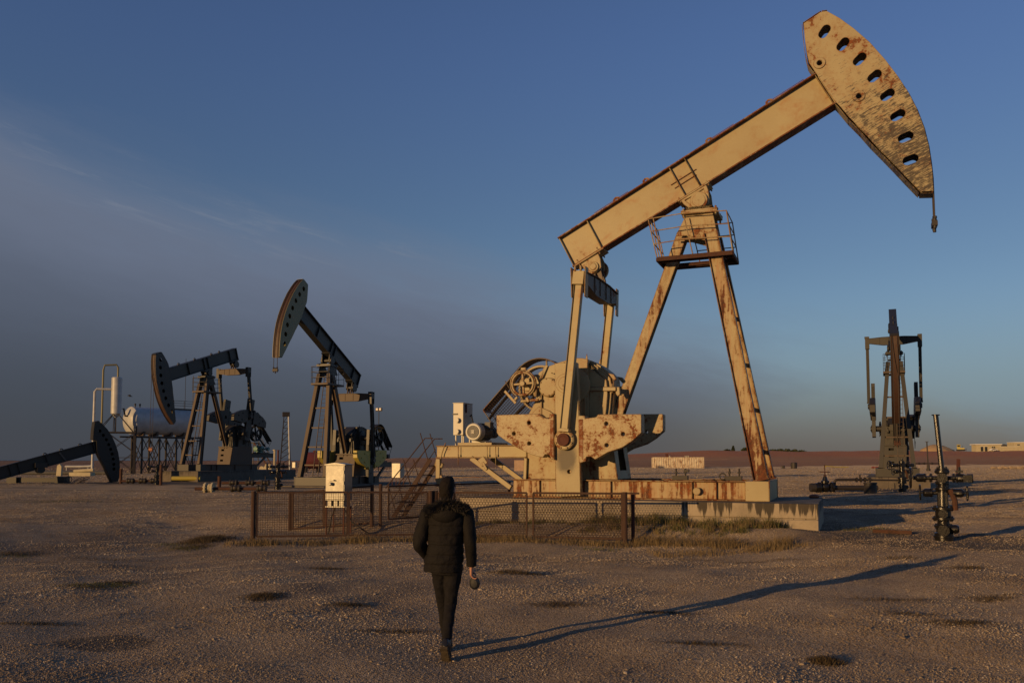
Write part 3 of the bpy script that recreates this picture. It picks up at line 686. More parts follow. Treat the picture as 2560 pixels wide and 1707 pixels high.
    b.prism([(-5.34, 3.38), (-3.45, 3.35), (-3.45, 3.48), (-5.34, 3.50)], -.86, .86).prism([(-3.45, 3.35), (-2.60, 3.33), (-2.60, 3.46), (-3.45, 3.48)], -.66, .66)
    for v in (-.60, .48):
        b.prism([(-2.62, 3.46), (-2.50, 3.46), (-2.48, 3.22), (-2.56, 3.16), (-2.62, 3.25)], v, v + .12); b.prism([(-2.86, 3.90), (-2.68, 3.86), (-2.60, 3.72), (-2.66, 3.66), (-2.74, 3.74)], v, v + .12)
        for u in (-3.3, -3.0, -2.75): b.tube((u, v + .06, 3.28), (u, v + .06, 3.58), .035, n=6)
        for u in (-5.2, -4.95, -4.5): b.tube((u, v * 1.35 + .02, 3.28), (u, v * 1.35 + .02, 3.58), .035, n=6)
    for u in (-5.02, -4.55): 
        for v in (-.86, .80): b.box(u - .03, u + .03, v, v + .06, 2.3, 3.3)
    for s in (-1, 1):
        b.lathe([(.56, 0), (.56, .08), (.5, .10)], (SU, s * .78, SZ), (0, s, 0), 32).lathe([(.22, 0), (.22, .7)], (SU, s * .8, SZ), (0, s, 0), 24)
        b.lathe([(.31, 0), (.31, .14), (.27, .16)], (-4.76, s * .78, 3.50), (0, s, 0), 28)
        for k in range(8): an = R(45 * k + 10); b.lathe([(.025, 0), (.025, .03)], (-4.76 + .27 * math.cos(an), s * .93, 3.5 + .27 * math.sin(an)), (0, s, 0), 6)
        b.lathe([(.22, 0), (.22, .16)], (-5.55, s * .6, 3.62), (0, s, 0), 20)
    b.prism([(-5.75, 3.35), (-5.2, 3.2), (-5.2, 3.95), (-5.6, 3.9)], -.72, .72)
    b.tube((-4.86, -.80, 4.16), (-5.08, -.9, 3.70), .03, n=6).bar((-4.82, -.82, 4.22), (-5.02, -.86, 3.80), .03, .10)
    b.tube((-4.95, -.5, 4.1), (-4.95, -.5, 4.42), .035, n=8)
    for v in (-.86, .80):
        b.prism([(-3.58, 4.25), (-3.46, 4.25), (-3.50, 4.55)], v * .9, v * .9 + .03)
        for k in range(6): an = R(98 + 15 * k); b.tube((SU + .12 + 1.02 * math.cos(an), v + .03, 3.36 + .98 * math.sin(an)), (SU + .12 + 1.02 * math.cos(an), v + .10 * (-1 if v < 0 else 1) + .03, 3.36 + .98 * math.sin(an)), .022, n=6)
        for u in (-4.3, -3.55): b.box(u - .02, u + .02, v, v + .06, 2.5, 3.34)
        b.box(-5.3, -3.5, v, v + .06, 2.30, 2.36)
    b.build('gearbox', K['gear'], T, bev)
    # brake wheel (near), belt sheave (far)
    HU, HZ = -5.55, 3.62
    b = MB().torus((HU, -1.10, HZ), (0, 1, 0), .37, .035, 36, 8).torus((HU, -1.02, HZ), (0, 1, 0), .37, .035, 36, 8)
    b.lathe([(.385, 0), (.385, .16), (.33, .16), (.33, 0), (.385, 0)], (HU, -1.14, HZ), (0, 1, 0), 40, False)
    for k in range(4):
        an = R(90 * k + 3); b.bar((HU, -1.06, HZ), (HU + .34 * math.cos(an), -1.06, HZ + .34 * math.sin(an)), .08, .07)
    b.lathe([(.09, 0), (.09, .14)], (HU, -1.18, HZ), (0, 1, 0), 20).lathe([(.07, 0), (.07, .5)], (HU, -1.1, HZ), (0, 1, 0), 16)
    bw = b.build('brake_wheel', K['brake'], T, bev)
    b = MB(); band = [(HU + .43 * math.cos(R(a)), -1.06, HZ + .43 * math.sin(R(a))) for a in range(-60, 241, 12)]
    for i in range(len(band) - 1): b.bar(band[i], band[i + 1], .12, .025, (0, 1, 0))
    b.bar((HU - .20, -1.06, HZ - .42), (HU - .32, -1.06, HZ - .56), .1, .06).bar((HU - .62, -1.1, HZ - .22), (HU - .24, -1.1, HZ - .62), .05, .08)
    b.bar((HU + .02, -1.06, HZ + .41), (HU + .02, -1.06, HZ + .52), .12, .16); b.tube((HU - .1, -1.0, HZ - .56), (HU + .5, -1.0, HZ - .52), .045, n=10)
    b.bar((HU + .1, -1.0, HZ - .45), (HU + .18, -1.0, HZ - .58), .12, .08).tube((HU + .42, -1.0, HZ - .1), (HU + .4, -1.0, HZ - .42), .05, n=8)
    b.build('brake_band', K['brake'], bw)
    b = MB().lathe([(.80, 0), (.80, .34), (.73, .34), (.73, 0), (.80, 0)], (HU - .15, .93, HZ + .02), (0, 1, 0), 48, False)
    for k in range(6): an = R(60 * k + 20); b.bar((HU - .15, 1.1, HZ + .02), (HU - .15 + .75 * math.cos(an), 1.1, HZ + .02 + .75 * math.sin(an)), .16, .09)
    b.lathe([(.15, 0), (.15, .4)], (HU - .15, .9, HZ + .02), (0, 1, 0), 20).lathe([(.08, 0), (.08, .5)], (HU - .05, .5, HZ), (0, 1, 0), 12)
    b.build('belt_sheave', K['gear'], T)
    arcg = [(HU - .15 + 1.0 * math.cos(R(a)), HZ + .04 + 1.0 * math.sin(R(a))) for a in range(50, 140, 9)]
    outer = arcg + [(-7.79, 2.93)]
    b = MB()
    for i in range(len(outer) - 1): b.bar((outer[i][0], 1.1, outer[i][1]), (outer[i + 1][0], 1.1, outer[i + 1][1]), .62, .02, (0, 1, 0))
    for v in (.80, 1.40):
        b.path([(a, v, z) for a, z in outer], .022, 6); b.path([(-7.79, v, 2.93), (-7.62, v, 2.70), (-7.2, v, 2.05), (-6.2, v, 2.6)], .02, 6)
        b.path([(-6.95, v, 3.92), (-6.55, v, 3.3)], .016, 5)
    b.bar((-7.79, 1.1, 2.93), (-7.75, 1.1, 2.85), .6, .03)
    gd = b.build('belt_guard', K['guard'], T)
    if main:
        b = MB()
        for v in (.82, 1.38): mesh_panel(b, [(-7.78, 2.90), (-6.40, 4.47), (-5.75, 3.6), (-6.0, 2.75), (-7.2, 2.08)], .006, .085, lambda a, c_, v=v: (a, v, c_))
        b.build('guard_mesh', M['wire'], gd)
    b = MB()
    dr = Vector((-6.63 + 7.72, 0, 4.18 - 2.55)).normalized()
    for o_ in (.0, .78): b.bar((-7.70 + o_ * .75, 1.1, 2.62 - o_ * .35), (-6.25 + o_ * .9, 1.1, 4.25 - o_ * .62), .22, .03)
    b.build('drive_belt', M['rubber'], T)
    # --- motor on its outrigger frame
    b = MB()
    for v in (-.85, .85):
        b.ibeam((-8.75, v, 1.45), (-5.52, v, 1.45), .42, .18, .03, .03)
        b.bar((-7.47, v, 1.24), (-6.05, v, .28), .14, .16)
    for u in (-8.65, -7.4, -6.2): b.ibeam((u, -.85, 1.45), (u, .85, 1.45), .36, .16, .03, .03, (1, 0, 0))
    b.bar((-5.56, -.85, .3), (-5.52, -.85, 1.24), .2, .10).box(-8.1, -6.85, -.6, .8, 1.665, 1.76)
    b.bar((-7.1, -.94, 1.24), (-6.95, -.94, 1.02), .03, .24).bar((-7.02, -.94, 1.1), (-6.88, -.94, .86), .05, .08)
    for u in (-7.9, -6.85, -6.55): b.tube((u, -.97, 1.0), (u, -.97, 1.62), .014, n=6).tube((u, -.97, 1.26), (u, -.97, 1.36), .028, n=6)
    b.path([(-8.6, -.96, 1.0), (-8.5, -.97, 1.4), (-8.36, -.99, 1.75)], .02, 6).path([(-8.55, -.95, .6), (-7.9, -.96, .6), (-6.9, -.96, .62)], .014, 6)
    b.build('outrigger_frame', K['body'], T, bev)
    if main:
        b = MB().path([(-8.66, -.98, 1.22), (-8.72, -.98, 1.0), (-8.62, -.98, .9), (-8.50, -.98, .96), (-8.46, -.98, 1.06)], .055, 8)
        b.bar((-8.62, -.98, 1.22), (-8.62, -.98, .55), .14, .16).bar((-8.62, -.98, .62), (-8.48, -.98, .36), .12, .28).box(-8.72, -8.42, -1.04, -.92, .30, .38)
        b.build('brake_lever', K['gear'], T, bev)
    MU, MZ = -7.55, 2.12
    b = MB().lathe([(.26, 0), (.29, .03), (.305, .10), (.305, .34)], (MU - .02, -.52, MZ), (0, 1, 0), 36)
    b.box(MU - .26, MU + .26, -.1, .42, 1.76, 1.84)
    mo = b.build('electric_motor', K['motor'], T)
    b = MB().lathe([(.295, .0), (.295, .62), (.2, .66)], (MU, -.16, MZ), (0, 1, 0), 36)
    for k in range(28): an = 2 * math.pi * k / 28; b.bar((MU + .29 * math.cos(an), -.16, MZ + .29 * math.sin(an)), (MU + .29 * math.cos(an), .46, MZ + .29 * math.sin(an)), .05, .012, (math.cos(an), 0, math.sin(an)))
    b.box(MU + .20, MU + .40, -.05, .25, MZ + .12, MZ + .34).lathe([(.07, 0), (.07, .6)], (MU, .46, MZ), (0, 1, 0), 16).lathe([(.18, 0), (.18, .3)], (MU, .95, MZ), (0, 1, 0), 20)
    b.build('stator_housing', M['grey_dark'] if main else K['motor'], mo)
    b = MB().lathe([(.215, 0), (.215, .012)], (MU - .02, -.53, MZ), (0, -1, 0), 36)
    b.build('fan_grille', M['grey_dark'], mo)
    b = MB()
    for r_ in [.03 + .03 * k for k in range(7)]: b.torus((MU - .02, -.543, MZ), (0, 1, 0), r_, .0035, 28, 4)
    b.plate([(-.055, -.055), (.055, -.055), (.055, .055), (-.055, .055)], [[(-.038, -.038), (.038, -.038), (.038, .038), (-.038, .038)]], -.56, -.548, lambda x, y, z: (MU - .02 + x, y, MZ + z))
    b.box(MU - .045, MU + .005, -.56, -.548, MZ - .02, MZ + .02)
    if main: b.build('grille_badge', K['motor'], mo)
    if main:
        b = MB().box(-8.62, -8.24, .12, .90, 2.04, 3.14).box(-8.64, -8.22, .10, .92, 3.14, 3.165)
        for u in (-8.55, -8.31):
            for v in (.2, .82): b.bar((u, v, 1.66), (u, v, 2.04), .05, .05)
        bx = b.build('control_box', M['white_box'], T, .008)
        for z in (2.55, 2.16): MB().lathe([(.06, 0), (.06, .08), (.09, .08), (.09, .12)], (-8.45, .12, z), (0, -1, 0), 16).build('knob', M['white_box'], bx)
        MB().box(-8.64, -8.44, .104, .118, 2.74, 2.79).build('nameplate', M['grey_dark'], bx)
        MB().box(-8.215, -8.2, .25, .36, 2.82, 3.12).build('rust_patch', M['rust_red'], bx)
        MB().path([(-8.2, .6, 2.7), (-8.1, .5, 2.75), (-7.95, .35, 2.42), (-7.7, .2, 2.40)], .022, 6).build('cable', M['rubber'], bx)
    # --- platform round the post and its railing
    zd = 7.40; b = MB(); x0, x1, y0, y1 = -1.25, 1.03, -.72, .66
    for (a0, a1, c0, c1) in ((x0, x1, y0, y0 + .30), (x0, x1, y1 - .30, y1), (x0, x0 + .3, y0 + .30, y1 - .30), (x1 - .3, x1, y0 + .30, y1 - .30)): b.box(a0, a1, c0, c1, zd, zd + .03)
    for p, q2 in (((x0, y0), (x1, y0)), ((x0, y1), (x1, y1)), ((x0, y0), (x0, y1)), ((x1, y0), (x1, y1))): b.bar((*p, zd - .05), (*q2, zd - .05), .05, .11, (1, 0, 0) if p[0] == q2[0] else (0, 1, 0))
    for v in (-.40, .36): b.bar((x0, v, zd - .06), (x1, v, zd - .06), .06, .08)
    pl = b.build('platform', K['plat'], T)
    lean = -.26 if main else 0.0
    def rp(x, y, h, y0=y0): return (x + lean * h / 1.22 + (.10 * h / 1.22 if (main and x > 0) else 0), y, zd + .03 + h)
    b = MB(); posts = [(x0, y0), (x0 + .16, y0), (-.15, y0), (x1, y0), (x1, y0 + .1), (x1, y1), (x1 - .1, y1), (-.15, y1), (x0, y1), (x0, y0 + .45), (x0, y1 - .45)]
    for p in posts: b.path([rp(*p, 0), rp(*p, 1.22)], .018, 6)
    for h in (.42, .82, 1.22):
        b.path([rp(x0, y0, h), rp(-.15, y0, h + (.06 if main else 0)), rp(x1, y0, h)], .017, 6); b.path([rp(x1, y0, h), rp(x1, y1, h)], .017, 6); b.path([rp(x0, y0, h), rp(x0, y1, h)], .017, 6); b.path([rp(-.15, y1, h), rp(x1, y1, h)], .017, 6)
    b.build('railing', K['rail'], pl)
    # --- ladder up the front legs
    b = MB(); ly = ladder_side
    L0, L1 = Vector((1.88, ly, .6)), Vector((.46, ly, 7.95))
    for s in (-1, 1): b.bar(L0 + Vector((0, s * .21, 0)), L1 + Vector((0, s * .21, 0)), .03, .06, (0, 1, 0))
    for k in range(24): p = L0 + (L1 - L0) * ((k + .5) / 24); b.path([p + Vector((0, -.2, 0)), p + Vector((0, .2, 0))], .014, 5)
    if False:
        for k in (.28, .44, .60, .76, .92):
            p = L0 + (L1 - L0) * k; b.path([p + Vector((.42 * math.sin(R(a)), .32 * math.cos(R(a)), .03)) for a in range(0, 181, 30)], .02, 5)
        for a in (30, 75, 105, 150): b.path([L0 + (L1 - L0) * k + Vector((.42 * math.sin(R(a)), .32 * math.cos(R(a)), .03)) for k in (.28, .6, .92)], .016, 5)
    b.build('ladder', K['ladder'], T)
    return T

K_main = dict(strip=painted('orange rusted strip', (.24, .12, .05), .75, 3.0, chips=.5, rustcol=(.24, .075, .02), rust2=(.10, .032, .012)), small=M['cream_rusty'], skid=M['cream_runs'], body=M['cream'], leg=M['cream_leg'], brace=M['flange'], gear=M['cream_gear'], web=M['cream_web'], flange=M['flange'], head=M['cream_head'], face=M['flange'],
              eq=M['eq_dark'], pit=M['cream_web'], pin=M['cream_rusty'], pincap=M['rust_red'], crank=M['cream_crank'], weight=M['cream_weight'], ped=M['cream_rusty'], brake=M['cream_rusty'], guard=M['eq_dark'],
              motor=M['grey_paint'], plat=M['rust'], rail=M['cream_rusty'], ladder=M['rust'])
PJ0 = Vector((8.199, 22.596, 0)); TH = R(-22)
Ud, Vd = Vector((math.cos(TH), math.sin(TH), 0)), Vector((-math.sin(TH), math.cos(TH), 0))
def pj(u, v, z=0): return PJ0 + Ud * u + Vd * v + Vector((0, 0, z))
base = pj(-3.344, 2.15, .752)
pumpjack('large cream pumpjack with rust streaks on the long plinth behind the mesh fence', base, TH, 27.1, 0, K_main, main=True, ladder_side=.05)
# its plinth: one sheet of concrete with a cast step line
b = MB(); b.box(-10.6, 0, 0, 4.15, -.25, .75)
b.box(-10.6, -.06, -.03, 0, .345, .75); b.box(-10.6, 0, -.03, 0, -.25, .322); b.box(-.06, 0, -.03, 0, .322, .75)
o = b.build('concrete_plinth', M['concrete'], None, .02); o.location = PJ0; o.rotation_euler = (0, 0, TH)
tag(o, 'long pale concrete plinth with oil drips under the cream pumpjack', 'plinth')

dk = dict(small=M['olive'], skid=M['olive_brown'], body=M['olive'], leg=M['olive_brown'], brace=M['olive_brown'], gear=M['olive'], web=M['olive'], flange=M['olive'], head=M['olive'], face=M['head_face'], eq=M['olive_brown'], pit=M['olive'],
          pin=M['olive'], pincap=M['olive'], crank=M['olive'], weight=M['olive'], ped=M['olive_brown'], brake=M['olive'], guard=M['olive'], motor=M['teal'], plat=M['olive_brown'], rail=M['olive'], ladder=M['olive_brown'])
KA = dict(dk, head=M['olive_head'], weight=M['yellow'], motor=M['grey_dark'])
KB = dict(dk, carrier=M['orange'])
KC = dict(dk, ped=M['olive'], leg=M['olive'], eq=M['olive'], weight=M['olive'], carrier=M['rust'])
AL = R(180 + 67)
def unit(label, px, py, D, zb, elev, g, K, cable, al=AL, ls=.25):
    """put the unit so that the skid under its saddle shows at (px, py)"""
    p = at(px, py, D); p.z = zb
    return pumpjack(label, p, al, elev, g, K, cable_to=cable, ladder_side=ls)
unit('dark pumpjack with olive yellow horse head raised and yellow counterweights', 815, 1212, 62, .12, 27, 0, KA, None, al=R(180 + 71))
unit('dark pumpjack with its head lowered, on a tall plinth in front of the white tank', 512, 1176, 79, .95, -18.5, 188, KB, 1.9)
unit('dark pumpjack seen head on, with orange marked cranks, on the right of the yard', 2243, 1190, 60, .78, -27, 186, KC, 2.2, al=R(180 + 66))

# ---------------------------------------------------------------- fences of the enclosure
def G(px, py, z=0.0):
    p = gp(px, py, z)
    for _ in range(4): p = gp(px, py, hz1(p.x, p.y))
    return p
def rail(b, p, q, r=.024): b.tube(p, q, r, n=8)
def fence(name, label, pts, hgt, posts, bays, weave, lo=.12, wide=None):
    """run of framed wire mesh from pts[0] to pts[-1] on the ground; posts: (index fraction, radius)"""
    p0, p1 = Vector(pts[0]), Vector(pts[1]); d = p1 - p0; L = d.length; d.normalize()
    T = thing(name, label, 'fence', p0, math.atan2(d.y, d.x)); zz = d.z
    f = lambda s, h, o=0.0: Vector((s, o, zz * s + h))
    for s, r in posts:
        MB().tube(f(s, -.15), f(s, hgt + .01), r, n=10).build('post', M['fence'], T)
    for a, c in bays:
        b = MB()
        for h in (lo, hgt - .03): b.bar(f(a, h), f(c, h), .04, .055, (0, 1, 0))
        for s in (a, c): b.bar(f(s, lo), f(s, hgt - .03), .04, .045, (0, 1, 0))
        pn = b.build('panel_frame', M['fence'], T)
        b = MB(); rec = [(a + .02, lo + .03), (c - .02, lo + .03), (c - .02, hgt - .06), (a + .02, hgt - .06)]
        for ang, st, r in weave:
            for (p, q) in clip_lines(rec, R(ang), st): b.path([f(*p), f(*q)], r, 4, False)
        b.build('wire_mesh', M['wire'], pn)
    return T
SQ = ((0, .062, .0046), (90, .062, .0046)); HEX = ((61, .075, .0050), (-61, .075, .0050), (0, .065, .0044))
A0, A1, B0, B1 = G(632, 1352), G(1076, 1346), G(1088, 1346), G(1563, 1358)
LA = (A1 - A0).length; LB = (B1 - B0).length
fence('mesh_fence', 'rusty square mesh fence panel in front of the white cabinet', (A0, A1), 1.33, [(0, .062), (LA, .07)], [(.09, LA * .52), (LA * .52 + .05, LA - .09)], SQ)
T = fence('mesh_fence', 'rusty diamond mesh fence panel in front of the long concrete plinth', (B0, B1), 1.33, [(0, .07), (LB, .068)], [(.1, LB * .5), (LB * .535, LB - .08)], HEX)
MB().bar((LB - .1, 0, 1.34), (LB + .38, 0, 1.34), .05, .05).build('rail_end', M['fence'], T)
p = G(1583, 1361); o = MB().tube((0, 0, -.15), (0, 0, 1.32), .05, n=10).bar((-.05, 0, 1.1), (.05, 0, 1.1), .11, .03).build('gate_post', M['rust_red'], None); o.location = p
tag(o, 'dark red gate post standing beside the right end of the mesh fence', 'post')
C0, C1 = G(724, 1326), G(950, 1309); LC = (C1 - C0).length
fence('mesh_fence', 'loose rusty mesh panel leaning behind the legs of the white cabinet', (C0, C1), 1.2, [(.0, .05), (.07, .03), (LC - .28, .055), (LC, .055)], [(.1, LC * .38), (LC * .38 + .05, LC - .3)], SQ, .05)
D0, D1 = C1 + (C1 - C0).normalized() * .2, Vector((-.1, 31.2, -.03)); LD = (D1 - D0).length
fence('mesh_fence', 'rear mesh fence panel running behind the stairway to the plinth end', (D0, D1), 1.15, [(LD, .05)], [(.1, LD * .5), (LD * .5 + .05, LD - .05)], SQ)

# ---------------------------------------------------------------- stairway up to the motor frame
T = thing('stairway', 'rusty steel stairway leaning on the motor end of the cream pumpjack', 'stairs', base, TH)
za = -.78; ST0, ST1 = (-10.25, za), (-8.84, 1.20)
for v in (-1.15, -.45):
    MB().bar((ST0[0], v, ST0[1]), (ST1[0], v, ST1[1]), .04, .14).build('stringer', M['fence'], T)
for k in range(6):
    w = (k + .7) / 6.4; MB().bar((ST0[0] + (ST1[0] - ST0[0]) * w, -1.13, ST0[1] + (ST1[1] - ST0[1]) * w), (ST0[0] + (ST1[0] - ST0[0]) * w, -.47, ST0[1] + (ST1[1] - ST0[1]) * w), .20, .03, (1, 0, 0)).build('tread', M['fence'], T)
b = MB()
for v in (-1.15, -.45):
    b.path([(-10.55, v, .22), (-9.05, v, 2.0 - .1), (-8.75, v, 1.9)], .02, 6).path([(-10.4, v, -.35), (-9.0, v, 1.55)], .014, 6)
    for w in (.08, .5, .95): b.path([(ST0[0] + 1.41 * w, v, ST0[1] + 1.98 * w), (ST0[0] - .32 + 1.41 * w, v, ST0[1] + .98 + 1.98 * w)], .018, 6)
b.path([(-10.2, -1.15, -.3), (-9.0, -1.15, .1)], .016, 6).path([(-9.9, -1.15, -.7), (-9.3, -1.15, .4)], .016, 6)
b.build('handrail', M['fence'], T)

# ---------------------------------------------------------------- cabinets
def cabinet(label, loc, rz, w, d, h, leg, m, detail=True, roof=True):
    T = thing('electrical_cabinet', label, 'cabinet', loc, rz)
    bd = MB().box(-w / 2, w / 2, -d / 2, d / 2, leg, leg + h).build('body', m, T, .01)
    if roof: MB().prism([(-w / 2 - .03, leg + h), (w / 2 + .03, leg + h), (w / 2 + .03, leg + h + .02), (0, leg + h + .07), (-w / 2 - .03, leg + h + .02)], -d / 2 - .03, d / 2 + .03).build('roof', m, T)
    MB().box(-w / 2 + .03, w / 2 - .03, -d / 2 - .012, -d / 2, leg + .03, leg + h - .03).build('door', m, T, .004)
    if detail:
        dr = MB().box(-w * .33, w * .0, -d / 2 - .10, -d / 2 - .012, leg + h * .56, leg + h * .585).lathe([(.05, 0), (.05, .09), (.03, .12)], (-w * .17, -d / 2 - .012, leg + h * .47), (0, -1, 0), 16).build('switch_hood', m, T)
        for z in (.2, .5, .8): MB().tube((w / 2 - .02, -d / 2 - .015, leg + h * z - .05), (w / 2 - .02, -d / 2 - .015, leg + h * z + .05), .012, n=6).build('hinge', m, T)
        b = MB()
        for x0, x1 in ((-w * .4, -w * .22), (-w * .08, w * .1), (w * .2, w * .42)): b.box(x0, x1, -d / 2 + .04, d / 2 - .04, leg - .17, leg)
        b.box(-w / 2, w / 2, -d / 2, d / 2, leg - .20, leg - .17); b.build('cable_plinth', m, T)
    for x in (-w / 2 + .03, w / 2 - .03):
        for y in (-d / 2 + .03, d / 2 - .03): MB().bar((x, y, -.1), (x, y, leg - (.2 if detail else 0)), .035, .035).build('leg', M['rust_red'], T)
    if detail:
        b = MB().path([(-w * .1, -.1, leg - .2), (-w * .25, -.15, leg * .5), (-w * .36, -.2, .0)], .022, 6).path([(w * .3, -.1, leg - .2), (w * .8, -.1, leg * .35), (w * 1.7, .0, -.02)], .025, 6); b.build('cable', M['rubber'], T)
    return T
p = G(846, 1333); cabinet('white sheet metal cabinet on thin legs inside the mesh fence', p, R(-15), .62, .52, 1.05, p.z * 0 + .99, M['galv'])
p = at(995, 1204, 60); p.z = hz1(p.x, p.y); cabinet('small white cabinet on legs right of the yellow counterweights', p, R(-22), .68, .6, 1.02, .66, M['galv'], False, False)
p = at(2281, 1172, 82); p.z = hz1(p.x, p.y); cabinet('white cabinet catching the sun behind the legs of the head on pumpjack', p, R(-40), .55, .5, .75, .45, M['galv'], False, False)
p = at(736, 1176, 128); p.z = hz1(p.x, p.y); cabinet('tiny white cabinet on a post by the far lattice mast', p, R(-20), .55, .4, .85, .75, M['galv'], False, False)

# ---------------------------------------------------------------- wellheads and pipework
def wheel(b, c, ax, r): 
    b.torus(c, ax, r, r * .10, 18, 6); ax = Vector(ax).normalized(); a = Vector((0, 0, 1)) if abs(ax.z) < .9 else Vector((1, 0, 0)); x = (a - ax * a.dot(ax)).normalized(); y = ax.cross(x)
    for k in range(3):
        d = x * math.cos(k * math.pi / 3) + y * math.sin(k * math.pi / 3); b.tube(Vector(c) - d * r, Vector(c) + d * r, r * .07, n=5)
def flange(b, c, ax, r, h=.03, bolts=8):
    ax = Vector(ax).normalized(); c = Vector(c); b.lathe([(r, -h), (r, h)], c, ax, 20)
    a = Vector((0, 0, 1)) if abs(ax.z) < .9 else Vector((1, 0, 0)); x = (a - ax * a.dot(ax)).normalized(); y = ax.cross(x)
    for k in range(bolts):
        d = x * math.cos(2 * math.pi * k / bolts) + y * math.sin(2 * math.pi * k / bolts); p = c + d * r * .82
        b.tube(p - ax * (h * 2.1), p + ax * (h * 2.1), r * .09, n=6)
def wellhead(label, loc, sc, m, top=None, arms=True, rz=0, pipe_m=None):
    T = thing('wellhead', label, 'wellhead', loc, rz); S_ = lambda *p: tuple(x * sc for x in p)
    q_ = 1.0 * sc
    b = MB().lathe([(.20 * q_, -.1), (.20 * q_, .18 * sc), (.16 * q_, .2 * sc), (.16 * q_, .36 * sc), (.13 * q_, .38 * sc), (.13 * q_, .5 * sc), (.17 * q_, .53 * sc), (.17 * q_, .78 * sc), (.125 * q_, .80 * sc), (.115 * q_, 1.2 * sc), (.10 * q_, 1.22 * sc), (.10 * q_, 1.6 * sc)], (0, 0, 0), (0, 0, 1), 24)
    for z, r in ((.10, .22), (.34, .20), (.52, .235), (.76, .235), (1.22, .16), (1.36, .155), (1.62, .16)): flange(b, S_(0, 0, z), (0, 0, 1), r * q_, .03 * sc, 10)
    b.box(*S_(-.105, .105), *S_(-.11, .11), *S_(.80, 1.14)); b.box(*S_(-.095, .095), *S_(-.1, .1), *S_(1.40, 1.58))
    b.build('tree_body', m, T, .01)
    for z, y, r in ((.25, -.25, .125), (1.47, -.22, .115), (.64, -.26, .10)):
        b = MB(); b.tube(S_(0, 0, z), S_(0, y, z), .06 * sc, n=10); flange(b, S_(0, y, z), (0, 1, 0), r * sc, .02 * sc, 8); b.lathe([(.055 * sc, 0), (.055 * sc, .012)], S_(0, y - .025, z), (0, -1, 0), 16); b.build('outlet', m, T)
    if arms:
        for s, z, L, wr in ((-1, 1.47, .62, .24), (1, 1.47, .52, .0), (-1, 1.12, .42, .18), (1, 1.12, .45, .17), (1, .28, .3, 0)):
            b = MB(); b.tube(S_(0, 0, z), S_(s * L, 0, z), .048 * sc, n=10)
            for k in (.24, L * .6): flange(b, S_(s * k, 0, z), (1, 0, 0), .105 * sc, .018 * sc, 8)
            b.lathe([(.085 * sc, 0), (.10 * sc, .06 * sc), (.10 * sc, .16 * sc), (.07 * sc, .2 * sc)], S_(s * (L * .75 - .1), 0, z), (s, 0, 0), 14)
            if s > 0 and z > 1.4: b.tube(S_(.36, 0, z), S_(.36, 0, z + .26), .03 * sc, n=8); b.box(*S_(.28, .44), *S_(-.05, .05), *S_(z + .13, z + .18)); b.lathe([(.10 * sc, 0), (.10 * sc, .12 * sc)], S_(.52, 0, z), (1, 0, 0), 8); b.box(*S_(.44, .62), *S_(-.1, .1), *S_(z - .09, z + .08))
            b.build('valve_arm', m, T)
            if wr:
                b = MB(); b.tube(S_(s * L, 0, z), S_(s * (L + .08), 0, z), .02 * sc, n=6); wheel(b, S_(s * (L + .06), 0, z), (1, .08, 0), wr * sc); b.build('hand_wheel', m, T)
        b = MB().path([S_(.16, -.05, 1.2), S_(.25, -.05, .95), S_(.26, -.05, .72)], .06 * sc, 8); b.build('side_pipe', M['rust'], T)
    if top: 
        b = MB().tube(S_(0, 0, 1.62), (top[0], 0, top[2]), .058 * sc, n=12); b.lathe([(.09 * sc, -.012), (.09 * sc, .012)], (top[0], 0, top[2]), (0, 0, 1), 16); flange(b, S_(0, 0, 1.68), (0, 0, 1), .12 * sc, .03 * sc, 8)
        b.build('top_pipe', pipe_m or M['oily'], T)
    return T
p = G(2360, 1351); wellhead('black oily wellhead with a tall capped pipe in the right foreground', p, 1.02, M['oily'], top=(-.10, 0, 3.02), rz=R(-27))
o = MB().bar((0, 0, .05), (.85, -.40, .04), .09, .09).build('steel_bar', M['rust'], None); o.location = G(2182, 1331)
tag(o, 'rust red steel bar lying on the oily ground near the black wellhead', 'bar')
o = MB().ell((0, 0, .05), .16, .11, .075, 12, 8).ell((.1, .05, .05), .09, .08, .06, 10, 6).build('broken_brick', M['orange'], None); o.location = pj(-.25, 3.75, .75)
tag(o, 'orange rubble lump on the right rear corner of the long plinth', 'rubble')

def pipe_run(name, label, cat, loc, parts, rz=0):
    T = thing(name, label, cat, loc, rz)
    for nm, b, m in parts: b.build(nm, m, T)
    return T
# line of valves left of the head-on pumpjack
p = at(2063, 1224, 51); p.z = hz1(p.x, p.y)
v = MB().lathe([(.28, -.35), (.28, -.05), (.2, 0), (.2, .3)], (-.25, 0, .28), (1, 0, 0), 16); flange(v, (-.35, 0, .28), (1, 0, 0), .34, .05); flange(v, (.42, 0, .28), (1, 0, 0), .34, .05)
v.ell((0, 0, .3), .32, .26, .30, 14, 8).lathe([(.24, .55), (.24, .68), (.16, .72), (.10, .95)], (0, 0, 0), (0, 0, 1), 16)
st = MB().tube((0, 0, .9), (0, 0, 1.65), .03, n=8).tube((-.06, 0, 1.0), (.06, 0, 1.0), .05, n=6); wheel(st, (0, 0, 1.22), (0, 0, 1), .28)
tl = MB().tube((-.9, 0, .28), (-.4, 0, .28), .26, n=14).tube((.45, 0, .26), (3.2, .1, .26), .15, n=12).path([(.65, .2, .2), (.65, .2, .62), (.72, .2, .72), (.85, .2, .75), (1.9, .2, .75)], .085, 10)
for x in (2.0, 2.25, 2.5, 2.8): flange(tl, (x, .2, .75), (1, 0, 0), .15, .03, 6)
tl.tube((1.9, .2, .75), (5.2, .2, .70), .05, n=8); tl.tube((2.2, .2, .8), (2.2, .2, 1.05), .05, n=6)
